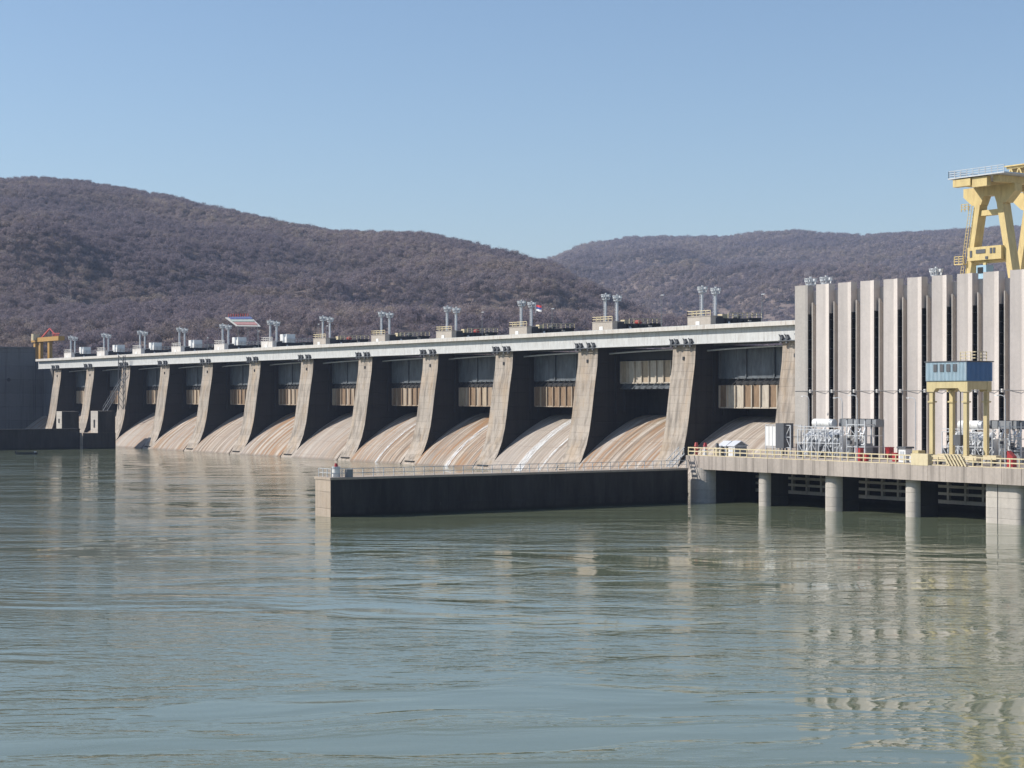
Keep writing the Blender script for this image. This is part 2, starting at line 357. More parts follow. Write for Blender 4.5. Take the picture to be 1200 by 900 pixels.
hr = hill('hill_right', [(300, 330), (560, 318), (640, 302), (690, 284), (740, 277), (800, 276), (850, 276), (890, 271), (930, 269), (970, 272), (1010, 274), (1060, 271), (1120, 268), (1200, 264), (1350, 255), (1500, 262)],
          [(300, 2000), (700, 1900), (1500, 1500)], [(300, 4200), (700, 4300), (930, 4000), (1500, 3600)], 200, 70, 95, 560, tree_h=14.0, seed=4, x0=300)
hf = hill('hill_front', [(-420, 352), (0, 362), (100, 352), (200, 346), (300, 342), (400, 350), (500, 356), (600, 356), (700, 360), (780, 364), (880, 378), (960, 388), (1500, 392)],
          [(-420, 840), (900, 760), (1500, 700)], [(-420, 1120), (300, 1150), (900, 960), (1500, 900)], 180, 26, 10, 130, back=1.5, tree_h=10.0, seed=9, power=1.0)

def make_tree(name, seed, h, w, ntw, tl, tw):
    rnd = random.Random(seed); m = MB()
    m.tube((0, 0, -1), (0, 0, h * .45), .22, 4, .14, 1, False)
    for i in range(5):
        a = rnd.uniform(0, 6.28); m.tube((0, 0, h * rnd.uniform(.25, .42)), (math.cos(a) * w * .3, math.sin(a) * w * .3, h * rnd.uniform(.55, .8)), .12, 3, .05, 1, False)
    lobes = [(rnd.uniform(-.28, .28) * w, rnd.uniform(-.28, .28) * w, h * rnd.uniform(.5, .78), rnd.uniform(.24, .36) * w) for _ in range(6)]
    for i in range(ntw):
        lx, ly, lz, lr = rnd.choice(lobes)
        d = Vector((rnd.gauss(0, 1), rnd.gauss(0, 1), rnd.gauss(.35, .9))).normalized()
        p = Vector((lx, ly, lz)) + d * lr * rnd.uniform(.55, 1.0)
        n_ = (d + Vector((rnd.gauss(0, .32), rnd.gauss(0, .32), rnd.gauss(0, .32)))).normalized()   # twig sprays lie on the crown's surface
        t1 = n_.orthogonal().normalized(); t1.rotate(Matrix.Rotation(rnd.uniform(0, 6.28), 3, n_))
        e = (t1 + n_ * rnd.uniform(-.1, .45)).normalized(); u = n_.cross(t1).normalized()
        L = tl * rnd.uniform(.6, 1.3); wd = tw * rnd.uniform(.6, 1.3)
        m.add([p - u * wd, p + u * wd, p + e * L + u * wd * .3, p + e * L - u * wd * .3], [(0, 1, 2, 3)], 0)
    me = m.mesh(name, ['twig', 'bark'])
    return bpy.data.objects.new(name, me)          # never linked: only its mesh is scattered
protos = [make_tree('bare_tree_form', 3 + i, h, w, 260, 1.25, .22) for i, (h, w) in enumerate([(10, 8.5), (12, 9), (8.5, 8), (11, 7)])]
def woods(name, base, label, dens, smin, smax, seed):
    o = bpy.data.objects.new(name, base.data.copy()); col.objects.link(o)
    o['label'] = label; o['category'] = 'woodland'; o['kind'] = 'stuff'
    ng = bpy.data.node_groups.new(name + '_scatter', 'GeometryNodeTree')
    ng.interface.new_socket('Geometry', in_out='INPUT', socket_type='NodeSocketGeometry'); ng.interface.new_socket('Geometry', in_out='OUTPUT', socket_type='NodeSocketGeometry')
    gi = ng.nodes.new('NodeGroupInput'); go = ng.nodes.new('NodeGroupOutput'); L = ng.links.new
    dp = ng.nodes.new('GeometryNodeDistributePointsOnFaces'); dp.inputs['Density'].default_value = dens; dp.inputs['Seed'].default_value = seed
    L(gi.outputs[0], dp.inputs['Mesh'])
    jn = ng.nodes.new('GeometryNodeJoinGeometry')
    for p in protos[::-1]:
        oi = ng.nodes.new('GeometryNodeObjectInfo'); oi.inputs['Object'].default_value = p; oi.inputs['As Instance'].default_value = True
        L(oi.outputs['Geometry'], jn.inputs[0])
    ip = ng.nodes.new('GeometryNodeInstanceOnPoints'); ip.inputs['Pick Instance'].default_value = True
    rr = ng.nodes.new('FunctionNodeRandomValue'); rr.data_type = 'FLOAT_VECTOR'; rr.inputs[0].default_value = (-.06, -.06, 0); rr.inputs[1].default_value = (.06, .06, 6.28)
    rs = ng.nodes.new('FunctionNodeRandomValue'); rs.data_type = 'FLOAT'; rs.inputs[2].default_value = smin; rs.inputs[3].default_value = smax
    rid = ng.nodes.new('FunctionNodeRandomValue'); rid.data_type = 'INT'; rid.inputs[4].default_value = 0; rid.inputs[5].default_value = len(protos) - 1
    L(dp.outputs['Points'], ip.inputs['Points']); L(jn.outputs[0], ip.inputs['Instance']); L(rr.outputs[0], ip.inputs['Rotation'])
    L(rs.outputs[1], ip.inputs['Scale']); L(rid.outputs[2], ip.inputs['Instance Index']); L(ip.outputs[0], go.inputs[0])
    md = o.modifiers.new('scatter', 'NODES'); md.node_group = ng
    return o
woods('woodland', hl, 'grey-brown bare woodland covering the left hill', .040, .40, .92, 1)
woods('woodland', hr, 'hazy purple bare woodland covering the far right hill', .011, .7, 1.5, 2)
woods('woodland', hf, 'brown low bare woodland along the hill foot behind the dam', .034, .4, .95, 3)

# ------------------------------------------------------------------ the spillway dam
PX = [32.0 * n for n in range(13)]                     # left face of each pier, 7 m thick; the last one stands by the powerhouse
dam = thing('spillway_dam', 'long concrete spillway dam of tall curved piers and streaked chutes', 'dam', (0, 0, 0))
front = [(.25, 26.25), (.0, 22.5), (-.75, 17.6), (-1.5, 12.0), (-2.0, 9.0), (-2.75, 6.0), (-3.9, 3.2), (-5.2, 1.2), (-6.5, -.6), (-7.2, -2.0)]
prof = front[::-1] + front[:0]
prof = [(22.0, -2.0), (22.0, 26.25)] + front
pm = MB(); pm.prism_x(prof, 0, 7, 0, 1); pier_me = pm.mesh('pier', ['pier', 'flank'])  # both side faces take the concrete with shade in its colour
# each pier carries a foot sill, slot rails and a drain pipe
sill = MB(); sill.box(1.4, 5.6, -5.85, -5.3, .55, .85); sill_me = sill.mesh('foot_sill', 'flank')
slot = MB()
for yy in (4.6, 6.9): slot.box(7.0, 7.35, yy, yy + .35, 12.4, 26.0)
slot_me = slot.mesh('slot_rail', 'slot')
drain = MB(); drain.box(3.3, 3.75, -.12, .12, 23.2, 23.9); drain_me = drain.mesh('drain_outlet', 'dark')
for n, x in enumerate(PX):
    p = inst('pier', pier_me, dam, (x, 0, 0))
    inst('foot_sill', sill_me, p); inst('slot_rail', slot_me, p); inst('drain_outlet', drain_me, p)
fill = MB(); fill.box(391.0, 412.3, .6, 21.8, -2, 26.2); fill.build('end_block', ['pier'], dam)
cp = [(-7.6, -1.6), (-6.3, 0.0), (-5.1, 1.5), (-3.6, 3.0), (-2.0, 4.4), (0, 5.9), (2, 7.35), (4, 8.6), (6, 9.7), (8, 10.75), (10, 11.55), (12, 12.05), (14, 12.2), (16, 12.1)]
for n in range(-1, 12):
    a, b = (PX[n] + 7 if n >= 0 else -25.0), PX[n + 1]
    m = MB(); nx = 6
    vs = [(a + (b - a) * i / nx, y, z) for y, z in cp for i in range(nx + 1)]
    m.add(vs, [(j * (nx + 1) + i, j * (nx + 1) + i + 1, (j + 1) * (nx + 1) + i + 1, (j + 1) * (nx + 1) + i) for j in range(len(cp) - 1) for i in range(nx)], 0, True)
    ch = m.build('chute', 'chute', dam)
    g = MB()
    g.box(a + .01, b - .01, 13.4, 14.2, 11.9, 26.0); g.build('back_wall', 'slot', dam)

# gates hung in the bays
leaf_me = {}
def gate(n, raised):
    a, b = PX[n] + 7.4 if n >= 0 else -24.6, PX[n + 1] - .4
    k_ = 12 - n - 1 + 1
    lab = 'rusty ribbed spillway gate in the %s bay counted from the grey powerhouse' % (ORD[13 - n - 1 + 0] if 13 - n - 1 > 1 else 'bay nearest to the powerhouse')
    if raised: lab = 'raised spillway gate with pale half-lit ribbed leaf and open dark gap below'
    elif n == 11: lab = 'tan ribbed spillway gate in the bay right beside the powerhouse'
    elif n == -1: lab = 'shaded spillway gate in the far bay beside the tall dark lock wall'
    t = thing('spillway_gate', lab, 'gate', (a, 6.0, 13.9), 'gates in the spillway bays'); w = b - a
    def leaf(nm, z0, z1, mat, ribm, step, y=0.0):
        plate = MB().box(0, w, y + .06, y + .5, z0, z1).build(nm, mat, t)
        nn = int(w / step); pw = w / nn
        key = (round(w, 3), z0, z1, step, mat, ribm, n)
        if key not in leaf_me:
            leaf_me[key] = (MB().box(-.12, .12, y - .34, y + .058, z0 + .05, z1 - .05).mesh('rib', ribm),
                            [MB().box(.125, pw - .125, y - .02, y + .058, z0 + .16, z1 - .05).mesh('panel', q) for q in ([mat] if mat == 'gatebl' else (['tan', 'tan', 'brownp', 'rib'] if n == 11 else ['rib', 'tan', 'rib'] if raised else ['brownp', 'brownp', 'gaterust'] if n in (9, 7, 4) else ['gaterust', 'tan', 'gaterust', 'brownp']))])
        rib_me, pan = leaf_me[key]; rnd = random.Random(n * 7 + 3)
        for i in range(nn + 1): inst('rib', rib_me, plate, (pw * i if 0 < i < nn else (.12 if i == 0 else w - .12), 0, 0))
        for i in range(nn): inst('panel', rnd.choice(pan), plate, (pw * i, 0, 0))
        m = MB(); m.box(0, w, y - .2, y - .003, z0 - .12, z0 + .14); m.build('lower_lip', ribm, plate)
        return plate
    if not raised:
        leaf('upper_leaf', 5.75, 11.6, 'gatebl', 'gatebl', 6.2)
        leaf('lower_leaf', .0, 4.4, 'gaterust', 'rib' if n == 11 else 'gaterust', 2.4)
        zt0, zt1 = 4.45, 5.7
    else:
        leaf('upper_leaf', 5.0, 9.6, 'rib', 'rib', 2.4); MB().box(0, w, -.3, .5, 9.8, 11.8).build('top_beam', 'slot', t)
        zt0, zt1 = 3.75, 4.95
    tr = MB(); nn = 12
    for i in range(nn):
        x0, x1 = w * i / nn, w * (i + 1) / nn
        tr.bar((x0, -.25, zt0), (x1, -.25, zt1), .13)
    tr.box(0, w, -.1, .1, zt0, zt0 + .14); tr.box(0, w, -.1, .1, zt1 - .14, zt1); tr.box(0, w, .3, .45, zt0, zt1)
    tr.build('lattice_beam', 'gatebl' if raised else 'slot', t)
    return t
for n in range(-1, 12): gate(n, n == 10)

# thin sheets of spilling water on a few chutes
def stream(n, u0, u1, top, lab):
    a = PX[n] + 7; m = MB(); rnd = random.Random(n); pts = [(y, z) for y, z in cp if y <= top]; nx = 8
    vs = []
    for j, (y, z) in enumerate(pts):
        q = 1 + .35 * (1 - j / len(pts))
        for i in range(nx + 1):
            c = (u0 + u1) / 2; h = (u1 - u0) / 2 * q
            vs.append((a + c + h * (2 * i / nx - 1) + rnd.uniform(-.08, .08), y - .06, z + .10 + rnd.uniform(0, .1) * (0 < i < nx)))
    m.add(vs, [(j * (nx + 1) + i, j * (nx + 1) + i + 1, (j + 1) * (nx + 1) + i + 1, (j + 1) * (nx + 1) + i) for j in range(len(pts) - 1) for i in range(nx)], 0, True)
    o = m.build('spilling_water', 'foam'); o['label'] = lab; o['category'] = 'water'; o['kind'] = 'stuff'
stream(9, 10.5, 12.8, 12, 'broad white stream of water running down the third chute from the powerhouse')
stream(9, 19.3, 20.0, 6, 'thin trickle of water beside the third pier from the powerhouse')
stream(8, 13.5, 14.8, 12, 'pale stream of water on the rust-striped fourth chute from the powerhouse')
stream(7, 13.0, 13.8, 12, 'faint stream of water down the fifth chute from the powerhouse')

# ------------------------------------------------------------------ bridge girder along the pier tops
br = thing('girder_bridge', 'white steel girder bridge carrying the road along the pier tops', 'bridge', (0, 0, 26.25))
xs = [-14.5] + [x + 3.5 for x in PX[:-1]] + [412.0]
for a, b in zip(xs[:-1], xs[1:]):
    nsub = max(1, round((b - a) / 8)); 
    for i in range(nsub):
        p, q = a + (b - a) * i / nsub, a + (b - a) * (i + 1) / nsub
        MB().box(p + .02, q - .02, -.55, -.30, .15, 2.75).build('girder_panel', 'white', br)
    MB().box(a + .04, b - .04, -.75, -.28, .0, .13).build('lower_flange', 'white', br)
    MB().box(a + .03, b - .03, -1.65, 13.0, 2.78, 3.5).build('deck_slab', 'deck', br)
    MB().box(a + .04, b - .04, 4.6, 4.9, -.2, 2.75).build('inner_girder', 'gatebl', br)
bear = MB()
for dx in (.7, 2.2, 4.9, 6.6):
    bear.box(dx - .25, dx + .25, -.95, -.60, -.5, 1.1); bear.tube((dx + .35, -1.1, .5), (dx + .35, -.6, .5), .28, 8); bear.bar((dx - .4, -1.0, 1.2), (dx + .5, -1.0, -.1), .13)
bear.box(.2, 7.6, -1.1, -.9, -.12, .06)
bear_me = bear.mesh('bearing_bracket', 'dgrey')
for x in PX: inst('bearing_bracket', bear_me, br, (x, 0, 0))
for n in range(0, 12):                                  # sagging service pipe inside each bay
    a, b = PX[n] + 7, PX[n + 1]; m = MB()
    m.path([(a + (b - a) * i / 8, 3.2, -.75 + 1.1 * (i / 8 - 1) ** 2 * -.4) for i in range(9)], .16, 6)
    m.build('service_pipe', 'galv', br)
kerb = MB().box(-14.4, 412, -1.62, -1.5, 3.504, 3.62).build('kerb_rail', 'white', br)

# hoist blocks, their machinery and floodlight masts on every pier
def rail_mesh(m, pts, h=1.1, step=1.5, r=.045, rails=2):
    for a, b in zip(pts[:-1], pts[1:]):
        a, b = Vector(a), Vector(b); n = max(1, round((b - a).length / step))
        for i in range(n + 1):
            p = a.lerp(b, i / n); m.bar(p, p + Vector((0, 0, h)), r * 2)
        for q in range(rails):
            z = Vector((0, 0, h * (q + 1) / rails)); m.bar(a + z, b + z, r * 2)
ZD = 29.76
def hoist(n, x):
    far = n <= 5; idx = 13 - n
    lab = ('white-washed hoist block with white cabin on the %s pier from the powerhouse' if far else 'grey hoist block with yellow railing on the %s pier from the powerhouse') % ORD[idx]
    if n == 12: return None
    t = thing('hoist_block', lab, 'hoist block', (x, 3.8, ZD), 'hoist blocks along the dam crest')
    b = MB().box(.1, 7.2, 0, 1.3, 0, 2.05).build('block', 'hoistw' if far else 'hoist', t)
    MB().box(2.7, 3.9, -.08, -.003, 0, 1.15).build('door', 'wpanel', b)
    MB().box(.02, 7.3, -.1, 3.3, 2.06, 2.2).build('cap', 'hoistw' if far else 'hoist', b)
    mch = MB(); mch.box(.3, 7.15, 1.32, 3.2, 0, 2.05); mch.box(.6, 7.0, 3.25, 13.2, 0, 1.75); mch.box(.3, 7.25, 9.9, 13.4, 1.755, 2.0)  # first dark box stands in for the shaded side of the block
    for i in range(4): mch.tube((7.2, 4.2 + i * 1.5, 0), (7.2, 4.2 + i * 1.5, 1.6 - .2 * (i % 2)), .22, 6)
    mch.build('machine_shade_body', 'dark', t)
    for i in range(3): MB().tube((6.95, 4.7 + i * 2.6, .8), (7.25, 4.7 + i * 2.6, .8), .33, 10).build('drum', 'galv' if i != 1 else 'dgrey', t)
    MB().box(6.9, 7.5, 9.6, 10.3, .0, 1.5).build('bracket', 'hoist', t)
    rl = MB(); rail_mesh(rl, [(7.2, 0, 2.2), (.15, 0, 2.2), (.15, 3, 2.2)], 1.0, 1.4, .06); rail_mesh(rl, [(7.2, 4.5, 1.76), (7.2, 13.2, 2.0)], 1.0, 1.2, .06)
    rl.build('railing', 'hoistw' if far else 'cream', t)
    if far:
        MB().box(2.8, 6.9, 4.6, 7.4, 1.76, 4.2).build('cabin', 'wpanel', t)
    else:
        MB().box(3.2, 4.6, 5.2, 6.6, 1.76, 2.7).build('motor', 'cream', t); MB().tube((5, 8, 2.2), (6.4, 8, 2.2), .45, 10).build('gearbox', 'dgrey' if n % 2 else 'redt', t)
    return t
for n, x in enumerate(PX): hoist(n, x)
def mast_proto(h, far):
    t = thing('floodlight_mast', '', 'mast')
    MB().tube((0, 0, 0), (0, 0, h), .26 if far else .21, 8).build('pole', 'galv', t)
    l = MB(); l.bar((-.45, 0, .1), (-.45, 0, h - .6), .06); l.bar((-.75, 0, .1), (-.75, 0, h - .6), .06)
    for i in range(int(h / .5)): l.bar((-.45, 0, .3 + i * .5), (-.75, 0, .3 + i * .5), .05)
    l.build('ladder', 'galv', t)
    b = MB()
    for i in range(10):
        a = i * .6283; c, s_ = math.cos(a), math.sin(a); a2 = a + .6283; c2, s2 = math.cos(a2), math.sin(a2)
        b.bar((c * .75, s_ * .75, h - .6), (c * 1.05, s_ * 1.05, h + .45), .09)
        for zz, rr in ((h - .6, .75), (h - .1, .9), (h + .4, 1.04)): b.bar((c * rr, s_ * rr, zz), (c2 * rr, s2 * rr, zz), .09)
    b.tube((0, 0, h - .7), (0, 0, h - .58), .8, 10); b.build('basket', 'galv', t)
    for i in range(4):
        a = i * 1.57 + .6; MB().box(-.22, .22, -.2, .2, -.24, .24).build('floodlight', 'silver', t, (math.cos(a) * .72, math.sin(a) * .72, h + .15))
    MB().tube((0, 0, h), (0, 0, h + .75), .12, 6, .2).build('lamp_head', 'silver', t)
    return t
mp = {False: mast_proto(5.4, False), True: mast_proto(5.4, True)}; used = {False: 0, True: 0}
for n, x in enumerate(PX[:-1]):
    far = n <= 5
    for q in (0, 1):
        o = mp[far] if not used[far] else copy_tree(mp[far]); used[far] = 1
        o.location = (x + (2.9 if q == 0 else 6.95), 5.3, ZD + (2.2 if q == 0 else 1.75))
        o['label'] = 'grey floodlight mast, %s of the pair on the %s pier from the powerhouse' % (['left', 'right'][q], ORD[13 - n]); o['category'] = 'mast'; o['group'] = 'floodlight masts on the dam crest'
# deck lamp posts
lp = [(775, 346), (893, 345), (647, 362), (383, 382), (373, 380), (565, 366), (243, 396), (303, 388)]
for i, (px, py) in enumerate(lp):
    X, zt = on_y(px, py, 11.5); t = thing('lamp_post', '%s thin grey lamp post along the dam road counted from the powerhouse' % ['second', 'nearest', 'third', 'fifth', 'sixth', 'fourth', 'eighth', 'seventh'][i], 'lamp post', (X, 11.5, ZD), 'lamp posts along the dam road')
    h = zt - ZD; MB().tube((0, 0, 0), (0, 0, h), .09, 6, .06).build('pole', 'grey', t); MB().box(-.1, .9, -.12, .12, h - .05, h + .1).build('lamp_head', 'galv', t)
# flag on the mast of the third pier
fx, fz = on_y(628, 360, 5.3)
fl = thing('flag', 'small tricolour flag flying beside the mast on the third pier from the powerhouse', 'flag', (fx, 5.3, fz - 1.2))
def cloth(m, x0, x1, z0, z1, n=6):
    vs = []
    for i in range(n + 1):
        u = i / n; xx = x0 + (x1 - x0) * u; yy = .22 * math.sin(u * 7)
        vs += [(xx, yy, z0 - .3 * u), (xx, yy + .03, z1 - .3 * u)]
    m.add(vs, [(2 * i, 2 * i + 2, 2 * i + 3, 2 * i + 1) for i in range(n)], 0, True)
for nm, z0, z1 in (('fred', 1.3, 1.75), ('fblue', .85, 1.3), ('fwhite', .4, .85)):
    m = MB(); cloth(m, .1, 2.0, z0, z1); m.build('stripe', nm, fl)
MB().tube((0, 0, -.2), (0, 0, 2.0), .07, 6).build('staff', 'galv', fl)

# ------------------------------------------------------------------ left end: lock wall, low wall, stub blocks, stair truss, orange crane, boat
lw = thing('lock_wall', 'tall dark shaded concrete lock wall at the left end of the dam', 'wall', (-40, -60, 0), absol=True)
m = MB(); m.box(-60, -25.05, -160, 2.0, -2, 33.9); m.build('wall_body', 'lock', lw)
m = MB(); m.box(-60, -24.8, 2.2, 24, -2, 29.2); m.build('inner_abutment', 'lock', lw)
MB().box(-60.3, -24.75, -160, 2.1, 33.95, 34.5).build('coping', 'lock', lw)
MB().tube((-25.2, -8.0, 22.4), (-24.95, -8.0, 22.4), .7, 12).build('drain_outlet', 'dark', lw)
qw = thing('low_quay_wall', 'low black quay wall at the waterline left of the chutes', 'wall', (89, -30, 0), absol=True)
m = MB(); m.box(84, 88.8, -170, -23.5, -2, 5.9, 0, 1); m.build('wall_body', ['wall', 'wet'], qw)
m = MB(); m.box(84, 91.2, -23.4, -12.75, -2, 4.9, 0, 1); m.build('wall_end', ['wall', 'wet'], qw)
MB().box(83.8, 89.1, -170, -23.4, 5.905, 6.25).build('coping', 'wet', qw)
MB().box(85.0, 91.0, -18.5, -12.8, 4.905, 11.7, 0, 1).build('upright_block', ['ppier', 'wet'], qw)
MB().box(87.6, 88.7, -18.62, -18.503, 6.5, 9.0).build('niche', 'dark', qw)
ab = thing('stub_block', 'pale-edged concrete block standing between the far piers', 'block', (57, -16, 0), absol=True)
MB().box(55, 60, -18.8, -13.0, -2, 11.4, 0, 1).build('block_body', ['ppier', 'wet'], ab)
MB().box(57, 58, -18.92, -18.803, 7.6, 9.0).build('niche', 'dark', ab)
st = thing('stair_truss', 'grey steel stair truss leaning against the pale third far pier', 'stairs', (88, -13, 11.7), absol=True)
a0 = Vector((88.0, on_x(123, 481, 88)[0], 11.75)); a1 = Vector((74.0, -2.3, 23.0))
m = MB()
for off in (-.7, .7):
    o3 = Vector((0, off, 0)); m.bar(a0 + o3, a1 + o3, .16); m.bar(a0 + o3 + Vector((0, 0, 1.2)), a1 + o3 + Vector((0, 0, 1.2)), .08)
    for i in range(10):
        p = a0.lerp(a1, i / 9) + o3; m.bar(p, p + Vector((0, 0, 1.2)), .06)
m.build('stringer', 'grey', st)
m = MB()
for i in range(26):
    p = a0.lerp(a1, i / 25); m.bar(p + Vector((0, -.7, 0)), p + Vector((0, .7, 0)), .3, .06)
m.build('tread', 'grey', st)
m = MB()
for dx, dy in ((0, 0), (1.6, 0), (0, 1.6)): m.bar((71.5 + dx, -2.4 - dy, 12.0), (71.5 + dx, -2.4 - dy, 29.5), .22)
for i in range(8): m.bar((71.5, -2.4, 12 + i * 2.2), (73.1, -2.4, 14.2 + i * 2.2), .12); m.bar((71.5, -4.0, 14.2 + i * 2.2), (71.5, -2.4, 12 + i * 2.2), .12)
m.build('tower', 'dgrey', st)
oc = thing('gantry_crane', 'small orange gantry crane with red lattice jib at the far dam end', 'crane', (-35, 10, 31.0), absol=True)
for px in (42, 48, 58.5):
    X = on_y(px, 410, 10)[0]; MB().box(X - 1.0, X + 1.0, 9.4, 10.6, 28.96, 37.0).build('leg', 'orange', oc)
xa, xb = on_y(40, 400, 10)[0], on_y(72, 400, 10)[0]
MB().box(xa, xb, 8.8, 11.2, 37.0, 38.6).build('girder', 'orange', oc)
MB().tube((on_y(42.5, 397, 9)[0], 8.6, 37.6), (on_y(42.5, 397, 9)[0], 8.6, 40.0), 1.4, 12).build('drum_cap', 'cream', oc)
m = MB(); A = Vector((on_y(49, 396, 10)[0], 10, 38.6)); T = Vector((on_y(58.5, 385, 10)[0], 10, 41.8)); B = Vector((on_y(66, 394, 10)[0], 10, 38.8))
m.bar(A, T, .45); m.bar(T, B, .35); m.build('jib', 'redt', oc)
m = MB(); 
for i in range(5): 
    X = on_y(64 + i * 1.6, 395, 10)[0]; m.bar((X, 9.4, 38.6), (X, 9.4, 39.8), .25)
m.bar((on_y(63, 395, 10)[0], 9.4, 39.8), (xb, 9.4, 39.6), .25); m.build('railing', 'redt', oc)
# ground for that crane: end block behind the lock wall
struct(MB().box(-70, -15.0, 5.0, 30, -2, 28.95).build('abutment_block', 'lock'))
bt = thing('rowing_boat', 'small dark open boat floating on the river near the quay', 'boat', (136, -56.4, 0))
bt.rotation_euler = (0, 0, R(57))
m = MB(); hw = .85; prof_b = [(-3.0, .5), (-2.2, .8), (0, .95), (2.0, .8), (3.0, .12)]
vs = []
for x, w in prof_b: vs += [(x, -w, .62), (x, -w * .75, -.12), (x, w * .75, -.12), (x, w, .62)]
fs = []
for i in range(4):
    for j in range(3): fs.append((4 * i + j, 4 * i + 4 + j, 4 * i + 5 + j, 4 * i + j + 1))
fs += [(0, 1, 2, 3), (16, 19, 18, 17)]
m.add(vs, fs); m.build('hull', 'boat', bt)
for x in (-1.6, .3): MB().box(x - .18, x + .18, -.8, .8, .38, .44).build('seat', 'boat', bt)
MB().box(-3.3, -2.95, -.22, .22, .1, 1.05).build('outboard_motor', 'dark', bt); MB().box(2.0, 2.6, -.25, .25, .45, .9).build('bow_box', 'galv', bt)
# sloped board on the hillside behind the dam
sg_d = 790.0
def hp(x, y, dep): X, Y = at_depth(x, dep); return Vector((X, Y, CZ + (HY - y) / FP * dep))
sg = thing('hillside_board', 'large slanted board striped blue, white and red above the far piers', 'sign', tuple(hp(285, 386, sg_d)), absol=True)
TL, TR, BL, BR = hp(263.5, 372, sg_d + 14), hp(294.5, 371.5, sg_d + 8), hp(277, 382, sg_d), hp(305.5, 382.5, sg_d - 6)
def q2(u, v): return TL.lerp(TR, u).lerp(BL.lerp(BR, u), v)
nrm = (TR - TL).cross(BL - TL).normalized()
def band(nm, mat, u0, u1, v0, v1, off=0.0, th=.25):
    pts = [q2(u0, v0), q2(u1, v0), q2(u1, v1), q2(u0, v1)]; m = MB()
    vs = [p + nrm * (off - th) for p in pts] + [p + nrm * off for p in pts]
    m.add(vs, [(0, 1, 2, 3), (7, 6, 5, 4), (0, 4, 5, 1), (1, 5, 6, 2), (2, 6, 7, 3), (3, 7, 4, 0)]); m.build(nm, mat, sg)
sgn = 1 if nrm.dot(Vector((CX, CY, CZ)) - TL) > 0 else -1
nrm = nrm * sgn
band('frame', 'sframe', 0, 1, 0, 1)
band('stripe', 'sblue', .12, .97, .03, .26, .35); band('stripe', 'sgreen', .06, .93, .32, .55, .35); band('stripe', 'spink', .08, .92, .62, .9, .35)
for i in range(9):
    u = .18 + i * .09; p = q2(u, -.06); MB().bar(p, p + Vector((0, 0, 1.3)), .35).build('letter', 'redt', sg)
for u in (.1, .5, .9): p = q2(u, .95); MB().bar(p + Vector((0, 0, -14)), p, .16).build('post', 'grey', sg)

# ------------------------------------------------------------------ divide wall with railing and beacon
DX = 420.6; d0, ztop = on_x(387.3, 562.5, DX)
dw = thing('divide_wall', 'low black-sided concrete divide wall reaching out into the river', 'wall', (DX - 2.5, d0, 0), absol=True)
MB().box(DX - 4.3, DX, d0, -52.0, -2.0, ztop, 0, 1).build('wall_body', ['wall', 'wet'], dw)  # long sides have their shade in the colour
MB().box(DX - 4.42, DX + .1, d0 - .1, -52.0, ztop + .004, ztop + .3, 0, 0).build('coping', ['wall'], dw)
MB().box(DX + .003, DX + .12, d0 + .02, -52.0, 1.0, 1.5).build('waterline_ledge', 'wet', dw)
zt = ztop + .3
rl = thing('railing', 'thin grey railing along the top of the divide wall', 'railing', (DX - .3, d0, zt))
L_ = -52.0 - d0; post = MB().bar((0, 0, 0), (0, 0, 1.15), .09).mesh('post', 'galv'); n = int(L_ / 1.6)
for i in range(n + 1): inst('post', post, rl, (0, .3 + (L_ - .4) * i / n, 0))
for z in (.55, 1.15): MB().bar((0, .25, z), (0, L_, z), .07).build('rail', 'galv', rl)
MB().bar((-3.6, .3, 1.15), (0, .3, 1.15), .07).build('rail', 'galv', rl); MB().bar((-3.6, .3, .6), (0, .3, .6), .07).build('rail', 'galv', rl)
for x in (-3.6, -2.4, -1.2): inst('post', post, rl, (x, .3, 0))
bc = thing('beacon', 'white beacon post with red lamp at the tip of the divide wall', 'beacon', (DX - 1.2, d0 + 1.5, zt))
MB().tube((0, 0, 0), (0, 0, 1.25), .55, 12).build('body', 'wpanel', bc); MB().tube((0, 0, 1.25), (0, 0, 1.4), .6, 12).build('collar', 'galv', bc); MB().tube((0, 0, 1.4), (0, 0, 1.85), .26, 10, .2).build('lamp', 'red', bc)
MB().box(.6, 1.15, 1.0, 1.9, 0, 1.05).build('cabinet', 'grey', bc)

# ------------------------------------------------------------------ powerhouse platform
ZP = 6.95; PE = -50.0; XL, XR = 417.6, 540.0
pf = thing('powerhouse_platform', 'concrete river platform with panelled edge on round-nosed piers', 'platform', (XL, PE, 0), absol=True)
MB().box(XL, XR, PE + .25, -21.0, 5.25, ZP - .01).build('slab', 'plat', pf)
fp = MB().box(.025, 3.085, 0, .22, 5.0, 7.05).mesh('fascia_panel', 'plat')
for i in range(int((XR - XL) / 3.11)): inst('fascia_panel', fp, pf, (i * 3.11, random.uniform(0, .05), random.uniform(-.012, .012)))
def nosed(x0, x1, y0, r, yb=-44.6):
    pts = [(x1, yb), (x0, yb)]
    for i in range(9): a = math.pi + i / 8 * math.pi / 2; pts.append((x0 + r + r * math.cos(a), y0 + r + r * math.sin(a)))
    for i in range(9): a = 1.5 * math.pi + i / 8 * math.pi / 2; pts.append((x1 - r + r * math.cos(a), y0 + r + r * math.sin(a)))
    return pts
def ppier(x0, x1, y0, r, ztop=5.24):
    m = MB(); m.prism_z(nosed(x0, x1, y0, r), -2, ztop); m.mi = [1 if i == len(nosed(0, 9, 0, 1)) - 1 or i == 1 else 0 for i in range(len(m.f))]; o = m.build('support_pier', ['ppier', 'flank'], pf)  # straight sides take the shade-dark concrete
    for p in o.data.polygons: p.use_smooth = False
ppier(XL + .1, 422.6, -50.2, 2.0)
